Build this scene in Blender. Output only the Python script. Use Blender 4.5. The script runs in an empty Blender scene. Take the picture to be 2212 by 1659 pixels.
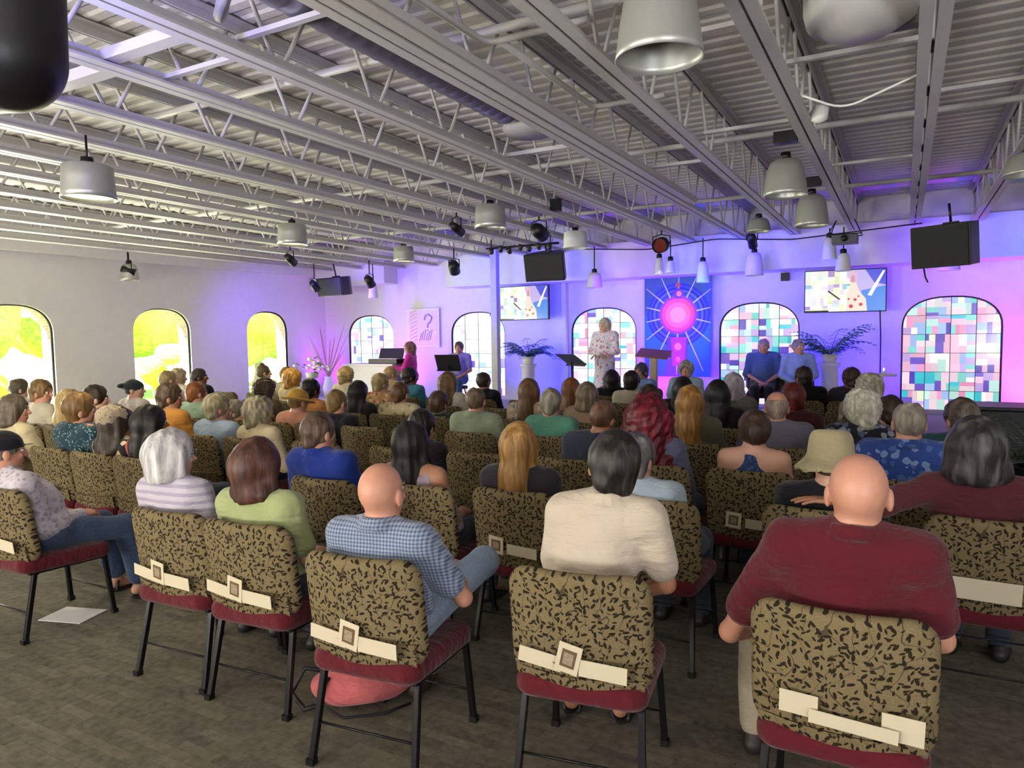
import bpy, bmesh, math, random, colorsys
import numpy as np
from mathutils import Vector, Matrix, Euler
PI = math.pi
scene = bpy.context.scene
COL = scene.collection
random.seed(7)

# ------------------------------------------------------------------ helpers
def lin(h):
    if isinstance(h, (tuple, list)):
        return tuple(h[:3])
    h = h.lstrip('#')
    out = []
    for i in (0, 2, 4):
        c = int(h[i:i+2], 16) / 255
        out.append(c / 12.92 if c <= 0.04045 else ((c + 0.055) / 1.055) ** 2.4)
    return tuple(out)

def rgba(h):
    return lin(h) + (1.0,)

def tag(o, label=None, cat=None, group=None, kind=None):
    if label: o['label'] = label
    if cat: o['category'] = cat
    if group: o['group'] = group
    if kind: o['kind'] = kind
    return o

def link(o, parent=None):
    COL.objects.link(o)
    if parent is not None: o.parent = parent
    return o

def empty(name, loc=(0, 0, 0), rz=0.0):
    o = bpy.data.objects.new(name, None)
    o.location = loc; o.rotation_euler = (0, 0, rz)
    o.empty_display_size = 0.1
    return link(o)

def newobj(name, me, mat=None, parent=None, loc=None, rot=None):
    o = bpy.data.objects.new(name, me)
    if mat is not None:
        for m in (mat if isinstance(mat, (list, tuple)) else [mat]):
            me.materials.append(m)
    link(o, parent)
    if loc is not None: o.location = loc
    if rot is not None: o.rotation_euler = rot
    return o

class MB:
    """collects shapes into one bmesh"""
    def __init__(s): s.bm = bmesh.new(); s.mi = 0
    def _new(s, verts, faces, smooth=False):
        vs = [s.bm.verts.new(v) for v in verts]
        for f in faces:
            try:
                fc = s.bm.faces.new([vs[i] for i in f]); fc.smooth = smooth; fc.material_index = s.mi
            except ValueError: pass
        return vs
    def box(s, c, d, M=None):
        x, y, z = [k / 2 for k in d]
        V = [Vector((a*x, b*y, e*z)) for a in (-1, 1) for b in (-1, 1) for e in (-1, 1)]
        if M is not None: V = [M @ v for v in V]
        V = [v + Vector(c) for v in V]
        return s._new(V, [(0,1,3,2),(4,6,7,5),(0,4,5,1),(2,3,7,6),(0,2,6,4),(1,5,7,3)])
    def bar(s, a, b, w, h=None, up=(0, 0, 1)):
        """square bar from a to b"""
        h = h or w
        a, b = Vector(a), Vector(b); d = b - a; L = d.length
        if L < 1e-6: return
        d.normalize(); u = Vector(up)
        if abs(d.dot(u)) > .98: u = Vector((0, 1, 0))
        x = d.cross(u).normalized(); u2 = x.cross(d)
        M = Matrix((x, d, u2)).transposed()
        s.box((a + b) / 2, (w, L, h), M)
    def tube(s, pts, r, n=8, r2=None, cap=True):
        pts = [Vector(p) for p in pts]; rings = []
        N = len(pts); prev = None
        for i, p in enumerate(pts):
            t = (pts[min(i+1, N-1)] - pts[max(i-1, 0)]).normalized()
            if prev is None:
                u = Vector((0, 0, 1)) if abs(t.z) < .9 else Vector((1, 0, 0))
                x = t.cross(u).normalized()
            else:
                x = (prev - t * prev.dot(t)).normalized()
            prev = x; y = t.cross(x)
            rr = r if r2 is None else r + (r2 - r) * i / max(N-1, 1)
            rings.append([s.bm.verts.new(p + (x*math.cos(2*PI*k/n) + y*math.sin(2*PI*k/n)) * rr) for k in range(n)])
        for i in range(N-1):
            for k in range(n):
                f = s.bm.faces.new((rings[i][k], rings[i][(k+1) % n], rings[i+1][(k+1) % n], rings[i+1][k])); f.smooth = True; f.material_index = s.mi
        if cap:
            f = s.bm.faces.new(rings[0][::-1]); f.material_index = s.mi
            f = s.bm.faces.new(rings[-1]); f.material_index = s.mi
    def lathe(s, prof, c=(0, 0, 0), n=24, M=None):
        """prof: list of (r, z)"""
        rings = []
        for r, z in prof:
            ring = []
            for k in range(n):
                v = Vector((r*math.cos(2*PI*k/n), r*math.sin(2*PI*k/n), z))
                if M is not None: v = M @ v
                ring.append(s.bm.verts.new(v + Vector(c)))
            rings.append(ring)
        for i in range(len(prof)-1):
            for k in range(n):
                f = s.bm.faces.new((rings[i][k], rings[i][(k+1) % n], rings[i+1][(k+1) % n], rings[i+1][k])); f.smooth = True; f.material_index = s.mi
        return rings
    def prism(s, poly, axis, a, b):
        """poly list of 2d pts; extruded along axis ('x','y','z') from a to b"""
        def P(u, v, t):
            return {'x': (t, u, v), 'y': (u, t, v), 'z': (u, v, t)}[axis]
        n = len(poly)
        V0 = [s.bm.verts.new(P(u, v, a)) for u, v in poly]
        V1 = [s.bm.verts.new(P(u, v, b)) for u, v in poly]
        for q in (V0[::-1], V1):
            f = s.bm.faces.new(q); f.material_index = s.mi
        for i in range(n):
            f = s.bm.faces.new((V0[i], V0[(i+1) % n], V1[(i+1) % n], V1[i])); f.material_index = s.mi
    def quad(s, *p):
        f = s.bm.faces.new([s.bm.verts.new(q) for q in p]); f.material_index = s.mi
        return f
    def build(s, name, mat=None, parent=None, bevel=0, loc=None, rot=None, smooth=False):
        bmesh.ops.recalc_face_normals(s.bm, faces=s.bm.faces)
        if bevel:
            es = [e for e in s.bm.edges if len(e.link_faces) == 2 and e.calc_face_angle(0) > .6]
            bmesh.ops.bevel(s.bm, geom=es, offset=bevel, segments=2, profile=.5, affect='EDGES')
        if smooth:
            for f in s.bm.faces: f.smooth = True
        me = bpy.data.meshes.new(name); s.bm.to_mesh(me); s.bm.free()
        return newobj(name, me, mat, parent, loc, rot)

def dup(root, loc, rz, label=None):
    """copy a thing, its parts and their sub-parts"""
    r = root.copy(); COL.objects.link(r); r.location = loc; r.rotation_euler = (0, 0, rz)
    if label: r['label'] = label
    for ch in list(root.children):
        c = ch.copy(); COL.objects.link(c); c.parent = r
        for g in list(ch.children):
            d = g.copy(); COL.objects.link(d); d.parent = c
    return r

# ------------------------------------------------------------------ materials
class NT:
    def __init__(s, name):
        s.m = bpy.data.materials.new(name); s.m.use_nodes = True
        s.t = s.m.node_tree; s.t.nodes.clear()
        s.out = s.n('ShaderNodeOutputMaterial')
    def n(s, typ, **kw):
        nd = s.t.nodes.new(typ)
        for k, v in kw.items():
            if k.startswith('i_'):
                key = k[2:]
                key = int(key) if key.isdigit() else key.replace('_', ' ')
                nd.inputs[key].default_value = v
            else: setattr(nd, k, v)
        return nd
    def l(s, a, b): s.t.links.new(a, b)
    def mixc(s, fac, a, b, mode='MIX'):
        nd = s.n('ShaderNodeMix', data_type='RGBA', blend_type=mode)
        for sock, v in ((nd.inputs[0], fac), (nd.inputs[6], a), (nd.inputs[7], b)):
            if hasattr(v, 'links'): s.l(v, sock)
            elif isinstance(v, (int, float)): sock.default_value = v
            else: sock.default_value = rgba(v)
        return nd.outputs[2]
    def math(s, op, a, b=0.0, c=0.0):
        nd = s.n('ShaderNodeMath', operation=op)
        for i, v in enumerate((a, b, c)):
            if hasattr(v, 'links'): s.l(v, nd.inputs[i])
            else: nd.inputs[i].default_value = v
        return nd.outputs[0]
    def ramp(s, fac, stops, interp='LINEAR'):
        nd = s.n('ShaderNodeValToRGB'); cr = nd.color_ramp; cr.interpolation = interp
        while len(cr.elements) > 1: cr.elements.remove(cr.elements[-1])
        for i, (p, c) in enumerate(stops):
            e = cr.elements[0] if i == 0 else cr.elements.new(p)
            e.position = p; e.color = rgba(c)
        s.l(fac, nd.inputs[0]); return nd.outputs[0]
    def coord(s, out='Object', scale=(1, 1, 1), rot=(0, 0, 0)):
        tc = s.n('ShaderNodeTexCoord'); mp = s.n('ShaderNodeMapping')
        mp.inputs['Scale'].default_value = scale; mp.inputs['Rotation'].default_value = rot
        s.l(tc.outputs[out], mp.inputs[0]); return mp.outputs[0]
    def noise(s, vec, scale, detail=2.0, rough=.5):
        nd = s.n('ShaderNodeTexNoise', i_Scale=scale, i_Detail=detail, i_Roughness=rough)
        s.l(vec, nd.inputs['Vector']); return nd.outputs[0]
    def princ(s, col, rough=.6, metal=0.0, spec=.4, bump=None, bs=.2, bd=.01, **kw):
        p = s.n('ShaderNodeBsdfPrincipled')
        if hasattr(col, 'links'): s.l(col, p.inputs['Base Color'])
        else: p.inputs['Base Color'].default_value = rgba(col)
        p.inputs['Roughness'].default_value = rough; p.inputs['Metallic'].default_value = metal
        p.inputs['Specular IOR Level'].default_value = spec
        for k, v in kw.items(): p.inputs[k.replace('_', ' ')].default_value = v
        if bump is not None:
            b = s.n('ShaderNodeBump', i_Strength=bs, i_Distance=bd); s.l(bump, b.inputs['Height']); s.l(b.outputs[0], p.inputs['Normal'])
        s.l(p.outputs[0], s.out.inputs[0]); return p

_MC = {}
def plain(name, col, rough=.6, metal=0.0, var=.12, scale=12, spec=.4):
    key = ('plain', name, str(col), rough, metal)
    if key in _MC: return _MC[key]
    t = NT(name); v = t.coord()
    c = lin(col); dark = tuple(x*(1-var) for x in c); lite = tuple(min(1, x*(1+var)) for x in c)
    n = t.noise(v, scale, 3)
    t.princ(t.mixc(n, dark, lite), rough, metal, spec, bump=n, bs=.08)
    _MC[key] = t.m
    return t.m

def emit(name, col, st):
    key = ('emit', name, str(col), st)
    if key in _MC: return _MC[key]
    t = NT(name); e = t.n('ShaderNodeEmission', i_Color=rgba(col), i_Strength=st)
    t.l(e.outputs[0], t.out.inputs[0]); _MC[key] = t.m
    return t.m

def cloth(col, pattern='plain', col2=None, col3=None, sc=1.0):
    col, col2, col3 = [None if c_ is None else tuple(k_*.76 for k_ in lin(c_)) for c_ in (col, col2, col3)]
    key = ('cloth', str(col), pattern, str(col2), str(col3), sc)
    if key in _MC: return _MC[key]
    t = NT('fabric_' + pattern); v = t.coord(); base = lin(col)
    weave = t.noise(v, 260, 1); big = t.noise(v, 9, 3)
    a = t.mixc(big, tuple(x*.86 for x in base), tuple(min(1, x*1.1) for x in base))
    c2 = col2 or (.6, .6, .6); c3 = col3 or c2
    if pattern in ('stripes', 'vstripes', 'check'):
        sep = t.n('ShaderNodeSeparateXYZ'); t.l(v, sep.inputs[0])
        def band(o, fr, wd):
            return t.math('LESS_THAN', t.math('FRACT', t.math('MULTIPLY', o, fr*sc)), wd)
        if pattern == 'stripes': a = t.mixc(band(sep.outputs[2], 45, .42), a, c2)
        elif pattern == 'vstripes': a = t.mixc(band(sep.outputs[0], 45, .42), a, c2)
        else:
            hx = band(sep.outputs[0], 70, .45); hz = band(sep.outputs[2], 70, .45)
            a = t.mixc(t.math('MULTIPLY', t.math('ADD', hx, hz), .5), a, c2)
    elif pattern in ('floral', 'dots', 'speck'):
        scl = {'floral': 16, 'dots': 42, 'speck': 30}[pattern] * sc
        vo = t.n('ShaderNodeTexVoronoi', i_Scale=scl); t.l(v, vo.inputs['Vector'])
        nz = t.noise(v, scl*2.2, 2)
        d = t.math('ADD', vo.outputs['Distance'], t.math('MULTIPLY', t.math('SUBTRACT', nz, .5), .5 if pattern != 'dots' else .05))
        m = t.math('LESS_THAN', d, {'floral': .42, 'dots': .28, 'speck': .36}[pattern])
        sp = t.n('ShaderNodeSeparateColor'); t.l(vo.outputs['Color'], sp.inputs[0])
        a = t.mixc(m, a, t.mixc(t.math('GREATER_THAN', sp.outputs[0], .5), c2, c3))
    vf = t.coord('Object', (7, 7, 16)); fold = t.noise(vf, 1.6, 4, .55)
    hgt = t.math('ADD', t.math('MULTIPLY', fold, 1.0), t.math('MULTIPLY', weave, .03))
    p = t.princ(a, .85, 0, .2, bump=hgt, bs=.55, bd=.035)
    p.inputs['Sheen Weight'].default_value = .15
    _MC[key] = t.m
    return t.m

def hairmat(col, grey=None):
    key = ('hair', str(col), str(grey))
    if key in _MC: return _MC[key]
    t = NT('hair_strands'); v = t.coord('Object', (70, 70, 5)); v2 = t.coord('Object', (22, 22, 3))
    b = tuple(k_*.8 for k_ in lin(col)); hi = tuple(k_*.8 for k_ in lin(grey)) if grey else tuple(min(1, x*1.7+.01) for x in b)
    n = t.noise(v, 1.0, 3, .6); n2 = t.noise(v2, 1.0, 2)
    c = t.mixc(t.ramp(n, [(.35, '#000000'), (.65, '#ffffff')]), tuple(x*.6 for x in b), b)
    c = t.mixc(t.ramp(n2, [(.5, '#000000'), (.72, '#ffffff')]), c, hi)
    t.princ(c, .48, 0, .35, bump=n, bs=.5, bd=.006)
    _MC[key] = t.m
    return t.m

def skinmat(col):
    key = ('skin', str(col))
    if key in _MC: return _MC[key]
    t = NT('skin'); v = t.coord(); b = tuple(k_*.86 for k_ in lin(col))
    n = t.noise(v, 14, 3); n2 = t.noise(v, 160, 2)
    c = t.mixc(n, (b[0]*.92, b[1]*.80, b[2]*.76), (min(1, b[0]*1.06), b[1]*1.05, b[2]*1.04))
    p = t.princ(c, .45, 0, .4, bump=n2, bs=.08, bd=.004)
    _MC[key] = t.m
    return t.m

WHITE = plain('painted_white', '#dcdad6', .7, var=.04)
STEEL_WHITE = plain('white_painted_steel', '#b4b2af', .5, var=.06)
BLACK = plain('black_plastic', '#0d0d10', .45, var=.2)
BLACK_METAL = plain('black_powder_coat', '#131215', .35, .3, var=.2)
GREY_METAL = plain('brushed_aluminium', '#b4b4b2', .32, .85, var=.06)
CHROME = plain('chrome', '#d8d8da', .15, 1.0, var=.02)
WOOD = plain('lectern_wood', '#8a4f26', .4, var=.3, scale=5)
# ------------------------------------------------------------------ the room: X along the stage wall, Y from the camera to it
XL, XR, YF, YB, ZD = -12.8, 4.6, 13.5, -4.2, 3.95
STAGE_Z, STAGE_Y = .30, 10.35

def arch_pts(cx, w, zb, zt, rise, n=20):
    """outline of an arched opening in (u, z), counter-clockwise"""
    h = w / 2; zs = zt - rise
    pts = [(cx - h, zb), (cx + h, zb)]
    for i in range(n + 1):
        a = PI * i / n
        pts.append((cx + h * math.copysign(abs(math.cos(a)) ** .8, math.cos(a)), zs + rise * abs(math.sin(a)) ** .9))
    return pts

def slab_holes(name, u0, u1, z0, z1, holes, plane, t0, t1, mat, kind='structure', uv='xz'):
    """wall with arched holes between coordinates t0..t1 on the normal axis"""
    bm = bmesh.new()
    def P(u, z, t): return (u, t, z) if uv == 'xz' else (t, u, z)
    loops = [[(u0, z0), (u1, z0), (u1, z1), (u0, z1)]] + holes
    for t in (t0, t1):
        es = []
        for lp in loops:
            vs = [bm.verts.new(P(u, z, t)) for u, z in lp]
            es += [bm.edges.new((vs[i], vs[(i+1) % len(vs)])) for i in range(len(vs))]
        bmesh.ops.triangle_fill(bm, use_beauty=True, use_dissolve=False, edges=es)
    for lp in loops:
        n = len(lp)
        for i in range(n):
            (a, b), (c, d) = lp[i], lp[(i+1) % n]
            bm.faces.new([bm.verts.new(q) for q in (P(a, b, t0), P(c, d, t0), P(c, d, t1), P(a, b, t1))])
    bmesh.ops.remove_doubles(bm, verts=bm.verts, dist=1e-4)
    bmesh.ops.recalc_face_normals(bm, faces=bm.faces)
    me = bpy.data.meshes.new(name); bm.to_mesh(me); bm.free()
    return tag(newobj(name, me, mat), kind=kind)

# carpet: tiles with short brick-like bars
t = NT('carpet_tiles'); v = t.coord('Object')
br = t.n('ShaderNodeTexBrick', offset=.5, squash=1.0); t.l(v, br.inputs['Vector'])
br.inputs['Scale'].default_value = 1.0; br.inputs['Brick Width'].default_value = .22; br.inputs['Row Height'].default_value = .055
br.inputs['Mortar Size'].default_value = .002; br.inputs['Bias'].default_value = 0
br.inputs['Color1'].default_value = rgba('#49453b'); br.inputs['Color2'].default_value = rgba('#7b745f'); br.inputs['Mortar'].default_value = rgba('#4a4844')
n1 = t.noise(v, 3.5, 3); n2 = t.noise(v, 300, 2); n3 = t.noise(v, 24, 3)
c = t.mixc(.5, br.outputs[0], t.ramp(n3, [(.3, '#45423d'), (.7, '#7d786c')]))
c = t.mixc(t.math('MULTIPLY', n1, .5), c, '#5a5546')
t.princ(c, .95, 0, .1, bump=n2, bs=.5, bd=.006)
CARPET = t.m

m = MB(); m.box(((XL+XR)/2, (YB+YF)/2, -.05), (XR-XL+1, YF-YB+1, .1)); tag(m.build('floor', CARPET), kind='structure')

t = NT('wall_paint'); v = t.coord()
t.princ(t.mixc(t.noise(v, 6, 3), '#cfcdc9', '#dad8d5'), .75, 0, .25, bump=t.noise(v, 90, 2), bs=.05)
WALL = t.m
t = NT('red_brick'); v = t.coord('Object', rot=(PI/2, 0, 0))
br = t.n('ShaderNodeTexBrick', i_Scale=5.0); t.l(v, br.inputs['Vector'])
br.inputs['Color1'].default_value = rgba('#a8684a'); br.inputs['Color2'].default_value = rgba('#8c4f38'); br.inputs['Mortar'].default_value = rgba('#b9aea0')
t.princ(br.outputs[0], .9); BRICK = t.m

FW = [-11.35, -8.31, -5.33, -2.32, .66]       # stained windows in the stage wall
FH = [arch_pts(c, 1.40, .38, 2.235, .50) for c in FW]
slab_holes('wall_front', XL-.3, XR+.3, 0, ZD, FH, 'y', YF, YF+.16, WALL)
LW = [(3.65, 1.24), (6.30, 1.24), (8.98, 1.24), (11.63, 1.2)]
LH = [arch_pts(c, w, .30, 2.33, .48) for c, w in LW]
slab_holes('wall_left', YB, YF, 0, ZD, LH, 'x', XL-.12, XL, WALL, uv='yz')
LHo = [arch_pts(c, w + .04, .26, 2.35, .48) for c, w in LW]
tag(slab_holes('wall_left_outer', YB, YF, 0, ZD, LHo, 'x', XL-.42, XL-.122, BRICK, uv='yz'))
m = MB(); m.box((XR+.08, (YB+YF)/2, ZD/2), (.16, YF-YB, ZD)); tag(m.build('wall_right', WALL), kind='structure')
m = MB(); m.box(((XL+XR)/2, YB-.08, ZD/2), (XR-XL+.6, .16, ZD)); tag(m.build('wall_back', WALL), kind='structure')

# baseboard
m = MB(); m.box((XL+.012, (YB+YF)/2, .06), (.022, YF-YB, .12)); tag(m.build('baseboard_left', plain('base_vinyl', '#8d8b88')), kind='structure')

# roof deck: corrugated sheet, ridges along X
bm = bmesh.new(); y = YB; ring = []; per = .19; zz = [0, 0, .014, .014]
off = [0, .075, .1, .165]
prev = None
while y < YF + .2:
    for o, z in zip(off, zz):
        a = bm.verts.new((XL-.3, y+o, ZD-.03+z)); b = bm.verts.new((XR+.3, y+o, ZD-.03+z))
        if prev: bm.faces.new((prev[0], prev[1], b, a))
        prev = (a, b)
    y += per
bmesh.ops.recalc_face_normals(bm, faces=bm.faces)
me = bpy.data.meshes.new('ceiling'); bm.to_mesh(me); bm.free()
t = NT('sprayed_deck'); v = t.coord()
t.princ(t.mixc(t.noise(v, 2.2, 5, .65), '#bdb9b2', '#d6d2cb'), .8, 0, .2, bump=t.noise(v, 45, 3), bs=.3, bd=.01)
tag(newobj('ceiling', me, t.m), kind='structure')
m = MB(); m.box(((XL+XR)/2, (YB+YF)/2, ZD+.12), (XR-XL+1, YF-YB+1, .1)); tag(m.build('roof_slab', WHITE), kind='structure')

# open-web steel joists, one every 0.85 m
JX = [2.62, 1.78, .92, .11, -.73, -1.62, -2.48, -3.34, -4.14, -5.03, -5.88, -6.68, -7.5, -8.5, -9.4, -10.3, -11.2, -12.1]
ZJ = 3.30
jm = wm = None
for i, x in enumerate(JX):
    e = empty('ceiling_beam', (x, 0, ZJ)); tag(e, kind='structure')
    if jm is None:
        m = MB()
        for s in (-1, 1):
            m.box((s*.042, (YB+YF)/2, .008), (.066, YF-YB, .016)); m.box((s*.016, (YB+YF)/2, .045), (.010, YF-YB, .07))
        o = m.build('bottom_chord', STEEL_WHITE, e); jm = o.data
        m = MB()
        for s in (-1, 1):
            m.box((s*.042, (YB+YF)/2, .60), (.066, YF-YB, .014)); m.box((s*.016, (YB+YF)/2, .565), (.010, YF-YB, .07))
        o = m.build('top_chord', STEEL_WHITE, e); tm = o.data
        m = MB(); y = YB + .2
        while y < YF - .2:
            m.tube([(0, y - .33, .585), (0, y - .03, .05)], .014, 6); m.tube([(0, y + .03, .05), (0, y + .33, .585)], .014, 6)
            y += .9
        o = m.build('web', STEEL_WHITE, e); wm = o.data
    else:
        for n_, d_ in (('bottom_chord', jm), ('top_chord', tm), ('web', wm)):
            q = bpy.data.objects.new(n_, d_); link(q, e)
        e.location.y = -.13 * (i % 3)
        e.location.y = 0
# cross bracing between joists
def brace(x0, x1, y, z, w=.05, name='bridging_bar'):
    m = MB(); m.bar((x0, y, z), (x1, y, z), w, w*.7)
    return m.build(name, STEEL_WHITE)
tr = empty('trim_1'); tag(tr, kind='structure')
for (x0, x1, y, z, w) in [(-4.14, -3.34, 2.62, 3.36, .09), (-5.03, -4.14, 2.72, 3.36, .10), (-4.14, -3.34, 3.0, 3.36, .04), (-3.34, -2.48, 2.9, 3.4, .04),
                          (-3.34, -2.48, 6.0, 3.4, .05), (-2.48, -1.62, 7.2, 3.4, .04), (-.73, .11, 5.2, 3.5, .04), (-1.62, -.73, 4.4, 3.5, .04), (.11, .92, 6.4, 3.5, .04), (-1.62, -.73, 6.6, 3.5, .04), (-.73, .11, 8.6, 3.5, .04), (-2.48, -1.62, 10, 3.5, .04)]:
    m = MB(); m.bar((x0, y, z), (x1, y, z), w, w*.7); o = m.build('bridging', STEEL_WHITE, tr)

# bulkhead along the stage wall
m = MB(); m.box(((-8.65+XR)/2, YF-.36, 3.08), (XR+8.65, .70, .66)); tag(m.build('trim_2', WALL), kind='structure')
m = MB(); m.box((-11.6, YF-.25, 3.2), (2.2, .48, .5)); tag(m.build('trim_3', WALL), kind='structure')
m = MB(); m.box((XL+.1, (YB+YF)/2, 3.33), (.2, YF-YB, .28)); tag(m.build('trim_4', WALL), kind='structure')

# stage platform
m = MB(); m.box(((XL+1.9)/2, (STAGE_Y+YF)/2, STAGE_Z/2), (1.9-XL, YF-STAGE_Y, STAGE_Z))
t = NT('stage_carpet'); v = t.coord(); t.princ(t.mixc(t.noise(v, 60, 3), '#8f8c90', '#a9a6aa'), .9, 0, .15)
tag(m.build('floor_stage', t.m), kind='structure')

# free-standing post at the stage edge
m = MB(); m.box((-6.68, 11.5, 1.8), (.13, .13, 3.0)); m.box((-6.68, 11.5, .32), (.22, .22, .03)); m.box((-6.68, 11.5, 3.29), (.24, .24, .03))
tag(m.build('column', STEEL_WHITE, bevel=.006), kind='structure')
# shallow wall return left of the middle window
m = MB(); m.box((-6.15, YF-.06, 1.55), (.10, .12, 2.4)); tag(m.build('trim_5', WALL, bevel=.004), kind='structure')

# ---- stained windows: a mosaic of coloured panes lit from behind by the day
def clip(poly, conv):
    out = poly
    for i in range(len(conv)):
        a, b = conv[i], conv[(i+1) % len(conv)]
        inp, out = out, []
        if not inp: return []
        def side(p): return (b[0]-a[0])*(p[1]-a[1]) - (b[1]-a[1])*(p[0]-a[0])
        for j in range(len(inp)):
            p, q = inp[j], inp[(j+1) % len(inp)]; sp, sq = side(p), side(q)
            if sp >= 0: out.append(p)
            if (sp >= 0) != (sq >= 0):
                u = sp/(sp-sq); out.append((p[0]+(q[0]-p[0])*u, p[1]+(q[1]-p[1])*u))
    return out

PAL = ['#f6f8f6']*11 + ['#fde3ee']*8 + ['#fbc4de']*7 + ['#cdf5ee']*7 + ['#8fe6e0']*4 + ['#45c2d4']*3 + ['#7a62d0']*4 + ['#5a48c0']*2 + ['#a9c6fa']*5 + ['#eef6d8']*1 + ['#d0b0f2']*5 + ['#6fd8d0']*1 + ['#f8a2cc']*3
def mosaic(rects, rg, depth, r):
    x0, z0, x1, z1 = r; w, h = x1-x0, z1-z0
    if depth == 0 or (max(w, h) < .17 and rg.random() < .55) or max(w, h) < .08: rects.append(r); return
    f = rg.uniform(.32, .68)
    if w * rg.uniform(.6, 1.5) > h: c = x0 + w*f; mosaic(rects, rg, depth-1, (x0, z0, c, z1)); mosaic(rects, rg, depth-1, (c, z0, x1, z1))
    else: c = z0 + h*f; mosaic(rects, rg, depth-1, (x0, z0, x1, c)); mosaic(rects, rg, depth-1, (x0, c, x1, z1))

t = NT('lit_coloured_glass'); at = t.n('ShaderNodeAttribute', attribute_name='pane', attribute_type='GEOMETRY')
em = t.n('ShaderNodeEmission'); gl = t.n('ShaderNodeBsdfGlossy', i_Roughness=.15); ad = t.n('ShaderNodeMixShader', i_0=.06)
em.inputs['Strength'].default_value = 1.0
t.l(at.outputs['Color'], em.inputs['Color']); t.l(em.outputs[0], ad.inputs[1]); t.l(gl.outputs[0], ad.inputs[2]); t.l(ad.outputs[0], t.out.inputs[0])
STAIN = t.m; STAIN_EM = em
LEAD = plain('window_lead', '#1b1a20', .5)

def panes(name, conv, rg, y, pal, bright, axis_='y', md=7, bar=3, vstep=.33, size=None):
    x0 = min(p[0] for p in conv); x1 = max(p[0] for p in conv); z0 = min(p[1] for p in conv); z1 = max(p[1] for p in conv)
    cells = []; nx = 4 if size is None else size[0]; nz = 6 if size is None else size[1]
    for i in range(nx):
        for j in range(nz):
            mosaic(cells, rg, 3, (x0+(x1-x0)*i/nx, z0+(z1-z0)*j/nz, x0+(x1-x0)*(i+1)/nx, z0+(z1-z0)*(j+1)/nz))
    bm = bmesh.new(); cols = []
    for (a, b, c, d) in cells:
        q = clip([(a, b), (c, b), (c, d), (a, d)], conv)
        if len(q) < 3: continue
        try: f = bm.faces.new([bm.verts.new((u, y, w)) for u, w in q])
        except ValueError: continue
        col = lin(rg.choice(pal)); g = bright * rg.uniform(.8, 1.15)
        cols.append([k*g for k in col])
    bm.normal_update()
    for f in bm.faces:
        if f.normal.y > 0: f.normal_flip()
    me = bpy.data.meshes.new(name); bm.to_mesh(me); bm.free()
    ca = me.color_attributes.new('pane', 'FLOAT_COLOR', 'CORNER')
    for p, c in zip(me.polygons, cols):
        for li in p.loop_indices: ca.data[li].color = (*c, 1)
    return me

WPAL = ['#ffffff']*12 + ['#fdf2f6']*6 + ['#e4fbf6']*5
for i, cx in enumerate(FW):
    w = empty('window_%d' % (i+1), (cx, YF+.05, 0)); tag(w, kind='structure')
    rg = random.Random(30+i)
    conv = arch_pts(0, 1.40, .38, 2.235, .50)
    pal = PAL[8:] if i == 4 else PAL if i >= 3 else (PAL + WPAL*2 if i == 2 else PAL + WPAL*3)
    me = panes('pane', conv, rg, 0, pal, [1.35, 1.3, 1.15, .95, .84][i])
    newobj('pane', me, STAIN, w)
    m = MB(); pts = [Vector((u, -.015, z)) for u, z in conv]
    m.tube(pts[1:] + [pts[0]], .028, 6)
    m.build('window_frame', LEAD, w)
    m = MB()
    for k in range(1, 4):
        x = -.7 + 1.4*k/4; zt = 2.235 - .5 + .5*math.sqrt(max(0, 1-(x/.7)**2)); m.bar((x, -.012, .38), (x, -.012, zt), .009)
    for k in range(1, 6):
        z = .38 + 1.855*k/6
        hw = .7 if z < 1.735 else .7*math.sqrt(max(0, 1-((z-1.735)/.5)**2))
        m.bar((-hw, -.012, z), (hw, -.012, z), .007)
    m.build('glazing_bar', LEAD, w)

# ---- clear windows in the left wall
t = NT('clear_glass'); tr_ = t.n('ShaderNodeBsdfTransparent', i_Color=(.96, .98, .97, 1)); gl = t.n('ShaderNodeBsdfGlossy', i_Roughness=.02)
fr = t.n('ShaderNodeFresnel', i_IOR=1.35); mx = t.n('ShaderNodeMixShader')
t.l(fr.outputs[0], mx.inputs[0]); t.l(tr_.outputs[0], mx.inputs[1]); t.l(gl.outputs[0], mx.inputs[2]); t.l(mx.outputs[0], t.out.inputs[0])
GLASS = t.m
for i, (cy, ww) in enumerate(LW):
    w = empty('window_%d' % (i+6), (XL-.06, cy, 0)); tag(w, kind='structure')
    conv = arch_pts(0, ww, .30, 2.33, .48)
    m = MB(); m.bm.faces.new([m.bm.verts.new((-.03, u, z)) for u, z in conv]); m.build('pane', GLASS, w)
    m = MB(); pts = [Vector((.0, u, z)) for u, z in conv]; m.tube(pts[1:] + [pts[0]], .030, 6); m.build('window_frame', LEAD, w)
    m = MB(); m.box((.03, 0, .285), (.16, ww+.06, .03)); m.build('window_sill', STEEL_WHITE, w)

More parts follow.
